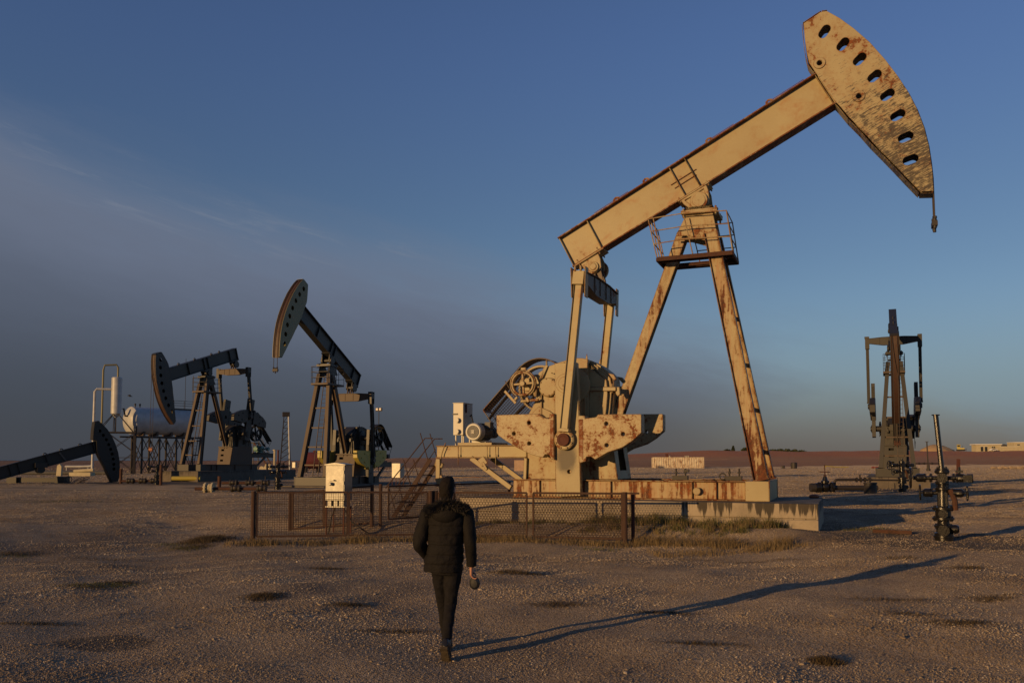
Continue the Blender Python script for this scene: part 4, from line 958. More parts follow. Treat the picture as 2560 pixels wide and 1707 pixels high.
pipe_run('gate_valve', 'rusty gate valve with tall stem on a ground pipe left of the head on pumpjack', 'valve', p, [('valve_body', v, M['oily']), ('stem', st, M['rust']), ('pipe', tl, M['dark_steel'])])
p = at(2176, 1228, 49); p.z = hz1(p.x, p.y)
o = MB().lathe([(.37, -.05), (.36, .02), (.35, .55), (.38, .57), (.38, .63), (.30, .63)], (0, 0, 0), (0, 0, 1), 24).tube((-.05, .05, .6), (-.05, .05, .74), .08, n=10).build('drum', M['dark_steel'], None); o.location = p
tag(o, 'dark cylindrical drum standing among pipes before the head on pumpjack', 'drum')
p = at(2256, 1224, 51); p.z = hz1(p.x, p.y); wellhead('dark wellhead standing directly in front of the head on pumpjack', p, 1.1, M['oily'], top=(0, 0, 2.0), arms=True)
# plinths under the distant units
def plinth(label, px, py, D, zb, al, u0=-9.2, u1=2.9, w=2.0):
    p = at(px, py, D); o = MB().box(u0, u1, -w, w, -.5, zb).build('concrete_plinth', M['concrete_dark'], None, .02); o.location = (p.x, p.y, 0); o.rotation_euler = (0, 0, al); tag(o, label, 'plinth')
plinth('low concrete plinth under the pumpjack with yellow counterweights', 813, 1212, 62, .118, AL)
plinth('tall stained concrete plinth under the pumpjack with lowered head', 512, 1176, 79, .948, AL, -10.5, 3.4, 2.4)
plinth('stained concrete plinth under the head on pumpjack', 2243, 1190, 60, .758, R(180 + 66))
# left wellheads
p = at(694, 1226, 55); p.z = hz1(p.x, p.y); wellhead('dark wellhead with a red brown standpipe below the olive yellow horse head', p, 1.0, M['oily'], top=(0, 0, 2.55), rz=.4, pipe_m=M['rust_red'])
p = at(392, 1210, 68); p.z = hz1(p.x, p.y); wellhead('dark wellhead under the bridle of the lowered pumpjack', p, 1.0, M['oily'], top=None, rz=.3)
for px, py, D, h, lab in ((302, 1206, 70, 1.25, 'short dark steel post left of the lowered pumpjack wellhead'), (402, 1210, 67, 1.6, 'dark steel post close beside the lowered pumpjack wellhead'), (548, 1227, 56, .85, 'short dark steel post behind the left valve line')):
    p = at(px, py, D); p.z = hz1(p.x, p.y); o = MB().tube((0, 0, -.1), (0, 0, h), .12, n=10).build('steel_post', M['rust'], None); o.location = p; tag(o, lab, 'post')
def valve_line(label, px, py, D, L, n, cream=True, big=1.0):
    p = at(px, py, D); p.z = hz1(p.x, p.y); T = thing('valve_line', label, 'pipe', p)
    MB().tube((-.6, 0, .22), (L, .1, .22), .10, n=10).build('pipe', M['rust'], T); r_ = random.Random(n)
    for k in range(n):
        fl = MB(); x = .1 + (L - .3) * k / max(1, n - 1) + r_.uniform(-.1, .1); c_ = cream and k == 0; w = (.36 if c_ else .22) * big
        flange(fl, (x, .02, .24), (1, 0, 0), w, .05, 10); flange(fl, (x + .42, .02, .24), (1, 0, 0), w, .05, 10); fl.ell((x + .21, .02, .26), .22, .25, .27 if c_ else .18, 12, 8)
        if k: fl.tube((x + .2, .02, .35), (x + .2, .02, .6 + .2 * r_.random()), .03, n=6)
        fl.build('valve', M['wall'] if c_ else M['dark_steel'], T)
valve_line('pipe with a bulky flanged cream valve on the gravel at the far left', 512, 1233, 51, 3.4, 3)
valve_line('thin pipe with small valves at the foot of the tall stained plinth', 575, 1214, 63, 2.6, 3, False)
valve_line('dark ground pipe with valves right of the collapsed horse head', 318, 1206, 70, 2.2, 3, False)
o = MB().tube((0, 0, .3), (2.45, .2, .3), .2, n=16).build('yellow_pipe', M['yellow'], None); p = at(430, 1194, 75); p.z = hz1(p.x, p.y); o.location = p; tag(o, 'fat yellow pipe lying before the tall stained plinth', 'pipe')

# ---------------------------------------------------------------- collapsed beam and horse head, far left
T = thing('collapsed_beam', 'dark walking beam and horse head lowered to the ground at the far left', 'pumpjack beam', at(262, 1206, 72), R(44))
T.location.z = hz1(T.location.x, T.location.y)
kx = 72 / 2100.0
lx = lambda px, py: ((px - 262) * kx, (1206 - py) * kx)
hd = [lx(x / 6, 1030 + y / 6) for x, y in [(1390, 150), (1440, 135), (1500, 185), (1570, 260), (1640, 370), (1690, 480), (1730, 600), (1755, 740), (1762, 870), (1755, 980), (1735, 1040), (1655, 1040), (1600, 930), (1540, 800), (1480, 690), (1430, 590), (1420, 430), (1370, 410), (1375, 280)]]
hh_ = [circ(*lx(x / 6, 1030 + y / 6), .13, 14) for x, y in [(1462, 285), (1510, 348), (1555, 412), (1590, 484), (1620, 555), (1643, 626), (1660, 700), (1670, 780), (1675, 850)]]
b = MB()
for v in (-.38, .35): b.plate(hd, hh_, v, v + .03)
for i in range(len(hd)):
    if not 1 <= i <= 9: 
        (a0, c0), (a1, c1) = hd[i], hd[(i + 1) % len(hd)]; b.bar((a0, 0, c0), (a1, 0, c1), .7, .02)
b.bar((lx(272, 1200)[0], 0, .05), (lx(294, 1205)[0], 0, .0), .8, .08)
b.build('horse_head', M['olive'], T)
b = MB(); arc_ = hd[1:11]
for i in range(len(arc_) - 1): b.bar((arc_[i][0] - .05, 0, arc_[i][1]), (arc_[i + 1][0] - .05, 0, arc_[i + 1][1]), .7, .03)
b.build('rope_face', M['head_face'], T)
P0, P1 = lx(-55, 1206), lx(242, 1116)
b = MB().ibeam((P0[0], 0, P0[1]), (P1[0], 0, P1[1]), 1.0, .5, .05, .08)
for w in (.36, .42, .62, .97): 
    q = Vector((P0[0] + (P1[0] - P0[0]) * w, 0, P0[1] + (P1[1] - P0[1]) * w)); dd = Vector((P1[0] - P0[0], 0, P1[1] - P0[1])).normalized(); nn_ = Vector((-dd.z, 0, dd.x)); b.bar(q - nn_ * .45, q + nn_ * .45, .46, .04)
for w in (.62, .74, .88): q = Vector((P0[0] + (P1[0] - P0[0]) * w, 0, P0[1] + (P1[1] - P0[1]) * w)) + nn_ * .5; b.torus(q, (0, 1, 0), .12, .04, 14, 6)
b.build('walking_beam', M['olive'], T)
q = lx(115, 1166); b = MB().lathe([(.30, 0), (.30, .8)], (q[0], -.4, q[1] - .2), (0, 1, 0), 18).box(q[0] - .45, q[0] + .45, -.45, .45, q[1] - .05, q[1] + .35); b.build('saddle', M['olive'], T)
q = lx(162, 1142); MB().bar((q[0] - .25, -.28, q[1] + .35), (q[0] + .25, -.28, q[1] - .3), .03, .10).build('bracket', M['grey_dark'], T)
p = at(104, 1210, 70); p.z = hz1(p.x, p.y)
o = MB().box(-2.7, -1.9, -.4, .4, 0, .5).bar((-2.0, 0, .28), (1.6, 0, .25), .3, .36).box(1.3, 2.1, -.45, .45, 0, .55).torus((2.35, -.2, .32), (0, 1, 0), .26, .03, 18, 6).build('pitman_arm', M['olive'], None); o.location = p; tag(o, 'dismantled dark pitman bar lying on the gravel under the collapsed beam', 'bar')
p = at(203, 1208, 70); p.z = hz1(p.x, p.y); b = MB()
for k in range(4): b.torus((rng.uniform(-.3, .3), rng.uniform(-.2, .2), .1 + .05 * k), (rng.uniform(-.4, .4), rng.uniform(-.6, .6), 1), .4 + .08 * k, .022, 22, 5)
o = b.build('rope_coil', M['rope'], None); o.location = p; tag(o, 'coil of dark wire rope on the gravel left of the collapsed head', 'rope')

# ---------------------------------------------------------------- white vessel, separator, stands, masts behind the left pumpjacks
def lattice_bay(b, p, q, h0, h1, r=.05, n=1):
    """cross braced bay between two uprights at plan points p and q"""
    for k in range(n):
        a, c = h0 + (h1 - h0) * k / n, h0 + (h1 - h0) * (k + 1) / n
        b.bar((*p, a), (*q, c), r, r).bar((*q, a), (*p, c), r, r)
D_T = 118.0
p0 = at(306, 1183, D_T); p0.z = hz1(p0.x, p0.y); kT = D_T / 2100
up_ = lambda py: CAM_H + (1150 - py) * kT - p0.z        # height above the vessel's ground seen at row py
Tk = thing('storage_vessel', 'white horizontal storage vessel on a tall braced steel stand', 'tank', p0, R(52))
rv = 1.95; zc = (up_(1017) + up_(1083)) / 2; Lv = 9.0
prof = [(.02, -.62), (rv * .45, -.52), (rv * .8, -.26), (rv * .97, 0)] + [(rv, .08), (rv, Lv - .08)] + [(rv * .97, Lv), (rv * .8, Lv + .26), (rv * .45, Lv + .52), (.02, Lv + .62)]
MB().lathe(prof, (.9, 0, zc), (1, 0, 0), 40).build('shell', M['vessel'], Tk)
zb_ = zc - rv - .15
for x in (2.4, 4.4, 6.6, 8.6): MB().box(x - .15, x + .15, -1.2, 1.2, zb_ - .05, zc - rv * .72).build('cradle', M['olive_brown'], Tk)
b = MB()
for v in (-1.4, 1.4):
    b.bar((.2, v, zb_ - .2), (11.6, v, zb_ - .2), .18, .22)
    xs = (2.0, 4.6, 7.2, 9.8)
    for x in xs: b.bar((x, v, -.3), (x, v, zb_ - .1), .22, .22)
    for i in range(3): lattice_bay(b, (xs[i], v), (xs[i + 1], v), .2, zb_ - .3, .09, 1)
for x in (2.0, 4.6, 7.2, 9.8): lattice_bay(b, (x, -1.4), (x, 1.4), .2, zb_ - .3, .08, 1)
b.build('stand', M['dark_steel'], Tk)
b = MB()
for x in (7.0, 8.6, 10.2, 11.6):
    b.tube((x, -.9, zc + rv * .86), (x, -.9, zc + rv + 1.15), .035, n=5)
for h in (.45, .8, 1.15): b.tube((7.0, -.9, zc + rv + h), (11.6, -.9, zc + rv + h), .03, n=5)
b.box(6.8, 11.8, -.9, .9, zc + rv * .95, zc + rv + .03); b.tube((10.0, -.9, zc - 1), (10.0, -.9, zc + 7.0), .05, n=6).tube((9.4, .2, zc + rv), (9.4, .2, zc + 9.6), .035, n=5)
b.build('walkway', M['dark_steel'], Tk)
for x in (1.6, 2.3, 5.4, 6.6): MB().tube((x, 0, zc + rv - .05), (x, 0, zc + rv + .3), .09, n=8).ell((x, 0, zc + rv + .35), .14, .14, .16, 10, 6).build('vent', M['dark_steel'], Tk)
MB().path([(-.9, -.3, zc + .9), (-.9, -.3, zc + 1.6), (-.2, -.3, zc + 1.6), (-.5 + .5, -.3, zc + .6), (1.2, -.5, zc + .55)], .13, 10).path([(1.0, -rv * .9, zc + .6), (1.0, -1.5, zb_ - 1.2), (1.0, -1.5, -.2)], .10, 8).build('feed_pipe', M['dark_steel'], Tk)
# separator column on its own stand
ps = at(286, 1186, D_T - 3); ps.z = hz1(ps.x, ps.y); kS = (D_T - 3) / 2100
us = lambda py: CAM_H + (1150 - py) * kS - ps.z
Ts = thing('separator_column', 'slim white separator column on a braced stand left of the white vessel', 'column', ps, R(20))
rs = .68; z0s, z1s = us(1037), us(946)
MB().lathe([(.2, -.55), (rs * .8, -.1), (rs, 0), (rs, z1s - z0s - .12), (rs * .85, z1s - z0s), (.05, z1s - z0s + .06)], (0, 0, z0s + .2), (0, 0, 1), 32).build('shell', M['vessel'], Ts)
b = MB(); zd_ = us(1081)
for x in (-.9, 2.4):
    for y in (-1.1, 1.1): b.bar((x, y, -.3), (x, y, zd_), .16, .16)
for y in (-1.1, 1.1):
    lattice_bay(b, (-.9, y), (2.4, y), .3, zd_ - .1, .07, 2); b.bar((-2.2, y, zd_), (2.6, y, zd_), .18, .2); b.bar((-.9, y, 2.2), (5.0, y, 2.2), .08, .08)
    for x in (-2.3, -.2, 2.3): b.bar((0 if abs(x) > 1 else x, y * .3, z0s + .5), (x, y, zd_), .09, .09)
b.bar((0, 0, zd_), (0, 0, z0s), .12, .12)
b.build('stand', M['dark_steel'], Ts)
MB().path([(-1.75, 0, us(1155)), (-1.75, 0, us(1060)), (-1.72, 0, us(925)), (-1.55, 0, us(913)), (-.1, 0, us(911)), (.12, 0, us(918)), (.12, 0, z1s + .2)], .13, 10).build('vent_pipe', M['yellow'] if False else M['olive_head'], Ts)
MB().path([(-2.75, 0, us(1176)), (-2.72, 0, us(1060)), (-2.7, 0, us(980)), (-2.45, 0, us(973)), (-.6, 0, us(973))], .17, 10).path([(-2.75, 0, us(1176)), (-3.4, 0, us(1178)), (-5.0, 0, us(1180))], .2, 10).build('feed_pipe', M['vessel'], Ts)
for z in (us(943), us(973)): MB().lathe([(.24, -.06), (.24, .06)], (.12 if z > us(950) else -.62, 0, z), (0, 0, 1) if z > us(950) else (1, 0, 0), 14).build('pipe_flange', M['dark_steel'], Ts)
p = at(205, 1191, 104); p.z = hz1(p.x, p.y); o = MB().box(-1.3, 1.3, -.6, .6, 0, .45).path([(-1.0, 0, .6), (1.4, 0, .75)], .2, 10).build('pipe_sled', M['wall'], None); o.location = p; tag(o, 'pale block with a white pipe on it under the collapsed beam', 'pipe')
p = at(148, 1188, 106); p.z = hz1(p.x, p.y); b = MB().prism([(-.3, 0), (.3, 0), (.34, 1.2), (.1, 1.5), (-.2, 1.3)], -.2, .2); o = b.build('marker_block', M['wall'], None); o.location = p; tag(o, 'pale upright block under the middle of the collapsed beam', 'block')
o = MB().path([(-9, 0, .25), (8, 2.5, .25)], .3, 10).build('steel_pipeline', M['grey_dark'], None); p = at(110, 1187, 110); p.z = hz1(p.x, p.y); o.location = p; tag(o, 'long low grey pipeline lying beyond the collapsed beam', 'pipe')  # dark grey stands in for shade falling on the pipe
o = MB().path([(-2.2, 0, 1.0), (.2, 0, 1.0), (1.6, 0, 1.05), (1.85, 0, 1.3), (1.85, 0, 2.6)], .16, 10).path([(-2.0, 0, -.2), (-2.0, 0, 1.0)], .09, 6).path([(1.2, 0, -.2), (1.2, 0, 1.0)], .09, 6).build('white_pipe_bend', M['vessel'], None); p = at(200, 1172, 125); p.z = hz1(p.x, p.y); o.location = p; tag(o, 'white pipe with upturned end under the collapsed beam', 'pipe')
# lattice mast, floodlight mast, stair tower, red tank
p = at(713, 1174, 150); p.z = hz1(p.x, p.y); kk = 150 / 2100.; Hm = (1174 - 1037) * kk
T = thing('lattice_mast', 'slim lattice mast with a pale pipe between the two left pumpjacks', 'mast', p, R(20)); b = MB()
for a, c in ((-1, -1), (1, -1), (1, 1), (-1, 1)): b.bar((a * .95, c * .95, -.2), (a * .35, c * .35, Hm), .09, .09)
for k in range(9):
    f0, f1 = k / 9, (k + 1) / 9; w0, w1 = .95 - .6 * f0, .95 - .6 * f1
    for (a, c), (d, e) in (((-1, -1), (1, -1)), ((1, -1), (1, 1)), ((-1, -1), (-1, 1)), ((-1, 1), (1, 1))): b.bar((a * w0, c * w0, Hm * f0), (d * w1, e * w1, Hm * f1), .06, .06).bar((a * w1, c * w1, Hm * f1), (d * w1, e * w1, Hm * f1), .06, .06)
b.build('lattice', M['dark_steel'], T); MB().box(-.6, .6, -.6, .6, Hm - .1, Hm + 1.0 - .6 + .3).build('crown_block', M['dark_steel'], T); MB().tube((.75, -.75, 0), (.42, -.42, Hm), .16, n=8).build('standpipe', M['vessel'], T)
p = at(946, 1176, 150); p.z = hz1(p.x, p.y); Hm = (1176 - 1022) * kk
T = thing('floodlight_mast', 'thin mast with twin floodlights right of the yellow weights', 'lamp', p, R(-30)); MB().tube((0, 0, -.2), (0, 0, Hm), .085, .06, n=8).build('mast', M['dark_steel'], T); MB().bar((-.7, 0, Hm - .3), (.7, 0, Hm - .3), .08, .1).build('cross_arm', M['dark_steel'], T)
for x in (-.36, .36):
    h = MB().box(x - .28, x + .28, -.14, .16, Hm - .25, Hm + .25).build('floodlight', M['olive_brown'], T); MB().box(x - .22, x + .22, -.16, -.145, Hm - .18, Hm + .2).build('lens', M['light_lens'], h)
p = at(650, 1182, 118); p.z = hz1(p.x, p.y); kk = 118 / 2100.
T = thing('stair_platform', 'dark steel stair and landing behind the tall plinth pumpjack', 'stairs', p, R(-12)); zt = (1182 - 1103) * kk
MB().box(-3.2, -.6, -.8, .8, zt - .12, zt).build('landing', M['dark_steel'], T)
for x in (-3.1, -.7): 
    for y in (-.7, .7): MB().bar((x, y, -.2), (x, y, zt), .1, .1).build('leg', M['dark_steel'], T)
for y in (-.7, .7):
    MB().bar((-.6, y, zt - .1), (2.0, y, .2), .06, .2, (0, 1, 0)).build('stringer', M['rust'], T)
    MB().path([(-3.1, y, zt + 1.1), (-.6, y, zt + 1.1), (2.0, y, 1.3)], .04, 6).path([(-3.1, y, zt), (-3.1, y, zt + 1.1)], .04, 6).path([(-.6, y, zt), (-.6, y, zt + 1.1)], .04, 6).path([(.7, y, zt * .5), (.7, y, zt * .5 + 1.1)], .04, 6).build('handrail', M['dark_steel'], T)
for k in range(11): w = (k + .5) / 11; MB().bar((-.6 + 2.6 * w, -.68, zt - (zt - .2) * w), (-.6 + 2.6 * w, .68, zt - (zt - .2) * w), .24, .04, (1, 0, 0)).build('tread', M['rust'], T)
p = at(676, 1182, 108); p.z = hz1(p.x, p.y)
o = MB().box(-.7, .25, -.5, .5, 0, 1.2).box(-.6, .1, -.4, .4, 1.2, 1.45).lathe([(.3, 0), (.3, .5)], (-1.0, 0, .9), (0, -1, 0), 14).tube((.5, 0, 0), (.5, 0, 3.2), .13, n=8).lathe([(.24, 0), (.24, .12)], (.5, 0, 3.2), (0, 0, 1), 10).build('pump_skid', M['wall'], None)
for k in range(5): pass
o.location = p; tag(o, 'pale cream pump block with a dark stack right of the tall plinth', 'pump')
p = at(780, 1180, 132); p.z = hz1(p.x, p.y)
T = thing('red_tank', 'dark red cylindrical tank seen between the legs of the olive headed pumpjack', 'tank', p, R(25)); MB().lathe([(.1, -1.7), (.9, -1.6), (1.25, -1.3), (1.3, -1.1), (1.3, 1.1), (1.25, 1.3), (.9, 1.6), (.1, 1.7)], (0, 0, 1.9), (1, 0, 0), 28).build('shell', M['darkred'], T)
for x in (-1.0, 1.0): MB().box(x - .15, x + .15, -.9, .9, -.1, 1.0).build('saddle', M['dark_steel'], T); MB().lathe([(.3, 0), (.3, .2), (.2, .3)], (.4, 0, 3.15), (0, 0, 1), 12).build('manhole', M['darkred'], T)

# ---------------------------------------------------------------- far things on the right and in the middle
def fat(px, py, D):
    p = at(px, py, D); p.z = hz1(p.x, p.y); return p
p = fat(1694, 1169, 205); T = thing('rusted_container', 'long white corrugated container with heavy rust beyond the cream pumpjack', 'container', p, R(-2)); b = MB(); L_ = 6.15
n_ = 44; prof = []
for k in range(n_ + 1):
    x = -L_ + 2 * L_ * k / n_; prof.append((x, -1.2 - (.06 if (k // 1) % 2 else 0)))
b.add([(x, y, .1) for x, y in prof] + [(x, y, 2.6) for x, y in prof], [(i, i + 1, i + 2 + n_, i + 1 + n_) for i in range(n_)])
b.box(-L_, L_, -1.19, 1.2, .08, 2.58).box(-L_ - .02, L_ + .02, -1.28, -1.2, 2.5, 2.65).box(-L_ - .02, L_ + .02, -1.28, -1.2, 0, .16).box(L_ - .1, L_ + .03, -1.28, 1.22, 0, 2.66); b.build('box', painted('rusted white container', (.66, .61, .45), .60, 1.2, streak=.5, chips=.9, rustcol=(.17, .055, .025)), T)
b = MB().box(-2.9, -2.3, -.6, 0, 2.6, 3.5); b.build('roof_hatch', M['rust_red'], T)
for x in (-2.0, 1.75, 2.15, 2.5): MB().tube((x, -.8, 2.6), (x, -.8, 3.0), .1, n=8).lathe([(.2, 0), (.2, .08)], (x, -.8, 2.95), (0, 0, 1), 10).build('roof_valve', M['galv'], T)
p = fat(1299, 1172, 150); o = MB().box(-.95, .95, -.8, .8, -.1, 1.85).box(-1.0, 1.0, -.85, .85, 1.85, 1.95).build('plaster_hut', M['pink'], None); o.location = p; tag(o, 'small pink plastered hut glimpsed left of the gearbox pedestal', 'hut')
# ridge things
p = fat(2466, 1128, 470); kk = 470 / 2100.
T = thing('site_building', 'cream flat roofed building with two dark doors on the ridge', 'building', p, R(-6)); w_ = 59 * kk / 2; h_ = 16 * kk
MB().box(-w_, w_, -3, 3, -1, h_).build('wall', M['wall'], T); MB().box(-w_ - .8, w_ + .2, -3.8, 3.3, h_, h_ + .45).build('roof', M['roofwhite'], T)
for x in (-w_ + 3.0, -w_ + 5.2): 
    d_ = MB().box(x - .65, x + .65, -3.06, -3.0, 0, h_ * .72).build('door', M['glass'], T); MB().box(x - .8, x + .8, -3.12, -3.06, h_ * .72, h_ * .78).build('lintel', M['roofwhite'], d_)
for x in (w_ - 4.6, w_ - 3.6): MB().box(x - .4, x + .4, -3.06, -3.0, h_ * .5, h_ * .72).build('window', M['glass'], T)
p = fat(2483, 1127, 462); T = thing('parked_car', 'white car parked before the flat roofed building', 'car', p, R(8))
MB().prism([(-2.1, .35), (2.1, .35), (2.15, .75), (1.9, .95), (1.2, 1.0), (.7, 1.45), (-.9, 1.5), (-1.6, 1.0), (-2.1, .9)], -.85, .85).build('body', M['carwhite'], T, .05)
MB().prism([(-1.35, 1.02), (.98, 1.02), (.62, 1.38), (-.85, 1.42)], -.86, .86).build('side_window', M['glass'], T)
for x in (-1.3, 1.3):
    for y in (-.8, .8): MB().lathe([(.33, -.1), (.33, .1)], (x, y, .33), (0, 1, 0), 16).build('wheel', M['rubber'], T)
p = fat(2512, 1127, 490); T = thing('pitched_shed', 'dark roofed shed beside the flat roofed building', 'shed', p, R(-6)); MB().box(-5, 4.5, -3, 3, -1, 2.2).build('wall', M['wall'], T); MB().prism([(-5.6, 2.2), (4.8, 2.2), (4.0, 2.6), (-1.5, 4.4), (-5.6, 4.2)], -3.2, 3.2).build('roof', M['darkroof'], T)
p = fat(2522, 1127, 455); T = thing('boundary_wall', 'low cream boundary wall between the two ridge buildings', 'wall', p, R(-6)); MB().box(-4.5, 4.5, -.2, .2, -1, 2.2).build('panel', M['wall'], T); MB().box(-4.6, 4.6, -.26, .26, 2.2, 2.35).build('coping', M['roofwhite'], T)
p = fat(2552, 1127, 480); T = thing('site_building', 'taller cream block at the right edge of the ridge', 'building', p, R(-6)); MB().box(-5, 8, -3, 5, -1, 4.9).build('wall', M['wall'], T); MB().box(-5.2, 8.2, -3.2, 5.2, 4.9, 5.2).build('parapet', M['roofwhite'], T); MB().box(-3.2, -1.8, -3.06, -3, 3.4, 4.0).build('window', M['glass'], T); MB().lathe([(1.1, 0), (1.1, 2.4)], (1.4, -3.6, .9), (0, 0, 1), 18).build('water_tank', M['grey_dark'], T)
p = fat(2402, 1128, 440); T = thing('bulldozer', 'yellow bulldozer parked on the ridge right of the spoil heap', 'bulldozer', p, R(-30))
MB().box(-1.6, 1.8, -.7, .7, .7, 1.7).box(-1.9, -.2, -.6, .6, 1.7, 2.1).build('hull', M['yellow'], T, .05); MB().box(-1.7, -.1, -.65, .65, 1.9, 3.3).box(-1.9, .1, -.8, .8, 3.3, 3.45).build('cab', M['yellow'], T, .05); MB().box(-1.5, -.3, -.67, .67, 2.2, 3.1).build('cab_window', M['glass'], T)
for v in (-1.05, 1.05): MB().prism([(-1.9, .1), (1.9, .1), (2.2, .5), (1.9, .95), (-1.9, .95), (-2.2, .5)], v - .25, v + .25).build('track', M['rubber'], T)
MB().prism([(2.5, .1), (2.65, .1), (2.5, .7), (2.65, 1.4), (2.5, 1.4), (2.35, .7)], -1.6, 1.6).build('blade', M['rust'], T); MB().tube((.9, .3, 1.7), (.9, .3, 2.9), .09, n=8).build('exhaust', M['grey_dark'], T)
p = fat(2338, 1129, 455); kk = 455 / 2100.; bmv = []; hv = MB(); n_a, n_r = 36, 10; rr_ = random.Random(4)
q_ = [(0, 0, 17 * kk * .95)]; 
for i in range(1, n_r + 1):
    for k in range(n_a):
        a = 2 * math.pi * k / n_a; w = i / n_r; rad = 38 * kk * w * (1 + .08 * math.sin(3 * a + 1) + .05 * rr_.uniform(-1, 1)); q_.append((rad * math.cos(a) * (1.0 if math.cos(a) < 0 else 1.25), rad * math.sin(a) * .8, 17 * kk * (1 - w ** 1.7) * (.95 + .1 * rr_.random()) - (.8 if i == n_r else 0)))
f_ = [(0, 1 + k, 1 + (k + 1) % n_a) for k in range(n_a)] + [(1 + (i - 1) * n_a + k, 1 + i * n_a + k, 1 + i * n_a + (k + 1) % n_a, 1 + (i - 1) * n_a + (k + 1) % n_a) for i in range(1, n_r) for k in range(n_a)]
o = hv.add(q_, f_).build('hill', M['heap'], None, angle=80); o.location = p; tag(o, kind='structure')
p = fat(2321, 1176, 150); T = thing('pipe_mast', 'thin upright pipe with a flat cap in front of the spoil heap', 'pipe', p); MB().tube((0, 0, 0), (-.14, 0, 5.2), .11, n=8).lathe([(.3, 0), (.3, .08)], (-.14, 0, 5.2), (0, 0, 1), 12).build('standpipe', M['dark_steel'], T); b = MB().lathe([(.35, 0), (.35, .5), (.25, .55), (.25, 1.2)], (0, 0, -.1), (0, 0, 1), 14).tube((-2.6, 0, 1.35), (2.8, 0, 1.35), .1, n=8)
for x in (-1.6, -.7, .7, 1.9): flange(b, (x, 0, 1.35), (1, 0, 0), .22, .05, 6)
b.tube((1.9, 0, 1.35), (1.9, 0, 1.9), .06, n=6).bar((-2.4, 0, 0), (-2.4, 0, 1.4), .1, .1).bar((2.6, 0, 0), (2.6, 0, 1.4), .1, .1).build('manifold', M['dark_steel'], T)
p = fat(2395, 1184, 112); o = MB().bar((0, 0, -.1), (.12, 0, 2.1), .28, .36, (0, 1, 0)).build('steel_post', M['rust_red'], None); o.location = p; tag(o, 'dark red leaning post behind the black wellhead', 'post')
for px, py, D, w_, lab in ((1985, 1174, 190, .7, 'dark drum on the far edge of the yard right of the pumpjack leg'), (1958, 1174, 190, .35, 'short dark stump on the far edge of the yard')):
    p = fat(px, py, D); o = MB().lathe([(w_, -.1), (w_, w_ * 1.9), (w_ * .7, w_ * 2.0)], (0, 0, 0), (0, 0, 1), 14).build('drum' if w_ > .5 else 'stump', M['dark_steel'], None); o.location = p; tag(o, lab, 'drum' if w_ > .5 else 'stump')
p = fat(2090, 1168, 205); o = MB().path([(-2.6, 0, .5), (0, 0, .25), (3.2, .4, .2)], .10, 8).bar((-2.5, 0, 0), (-2.5, 0, .5), .1, .1).build('yellow_pipe', M['yellow'], None); o.location = p; tag(o, 'thin yellow pipe lying along the far edge of the yard', 'pipe')
p = fat(2192, 1169, 200); rr_ = random.Random(8); b = MB()
for k in range(26): b.ell((rr_.uniform(-1.2, 1.2), rr_.uniform(-.5, .5), rr_.uniform(.05, .35)), .25, .2, .15, 8, 5)
o = b.build('scrap_heap', M['darkred'], None); o.location = p; tag(o, 'small red scrap heap left of the head on pumpjack base', 'scrap')
p = fat(2530, 1170, 190); b = MB()
for k in range(40): b.ell((rr_.uniform(-4.5, 4.5), rr_.uniform(-1, 1), rr_.uniform(.0, .4)), rr_.uniform(.3, .9), .4, rr_.uniform(.2, .45), 8, 5)
o = b.build('dirt_bank', M['ground'], None); o.location = p; tag(o, 'low dark bank of dirt at the right edge of the yard', 'dirt')

# trees on the skyline
def tree(label, px, py, D, w, h, shape, seed):
    p = fat(px, py, D); r_ = np.random.RandomState(seed); T = thing('tree', label, 'tree', p)
    MB().path([(0, 0, -.5), (.05, 0, h * .3), (0, .05, h * .75)], .25, 7, rs=[.28, .2, .06]).build('trunk', M['bark'], T)
    n = 1500; th = r_.uniform(0, 2 * math.pi, n); zz = r_.uniform(0, 1, n); rad = np.sqrt(r_.uniform(.05, 1, n))
    if shape == 'cone': ww = w / 2 * (1 - zz) ** .8; z = h * (.08 + .92 * zz)
    else:
        ww = w / 2 * np.sqrt(np.clip(1 - (2 * zz - 1) ** 2, 0, 1)) * (1 + .25 * np.sin(th * 3 + seed)); z = h * (.15 + .85 * zz)
    c = np.stack([ww * rad * np.cos(th), ww * rad * np.sin(th), z + .06 * h * np.sin(th * 5)], -1)
    a = r_.normal(0, 1, (n, 3)); bb = r_.normal(0, 1, (n, 3)); s_ = r_.uniform(.25, .6, n)[:, None]; a = a / np.linalg.norm(a, axis=1)[:, None] * s_; bb = bb / np.linalg.norm(bb, axis=1)[:, None] * s_ * .7
    v = np.concatenate([c - a - bb, c + a - bb, c + a + bb, c - a + bb], 1).reshape(-1, 3); f = np.arange(4 * n).reshape(-1, 4)
    cr = npmesh('crown', v, f, M['leaf']); cr.parent = T
tree('rounded bush on the skyline left of the pointed tree', 1818, 1131, 560, 4.2 * 1.0, 2.2, 'round', 1)
tree('pointed conifer on the skyline left of the pumpjack leg', 1833, 1131, 560, 2.8, 4.6, 'cone', 2)
tree('broad dark tree on the skyline touching the pumpjack leg', 1864, 1131, 560, 5.6, 3.6, 'round', 3)
p = fat(1965, 1131, 560); r_ = np.random.RandomState(5); n = 5000; xx = r_.uniform(-14, 14, n); hgt_ = 1.9 * (1 - ((xx + 4) / 22) ** 2) + .5 * np.sin(xx * 1.3); c = np.stack([xx, r_.uniform(-2, 2, n), hgt_ * r_.uniform(.0, 1, n)], -1); a = r_.normal(0, .3, (n, 3)); bb = r_.normal(0, .3, (n, 3))
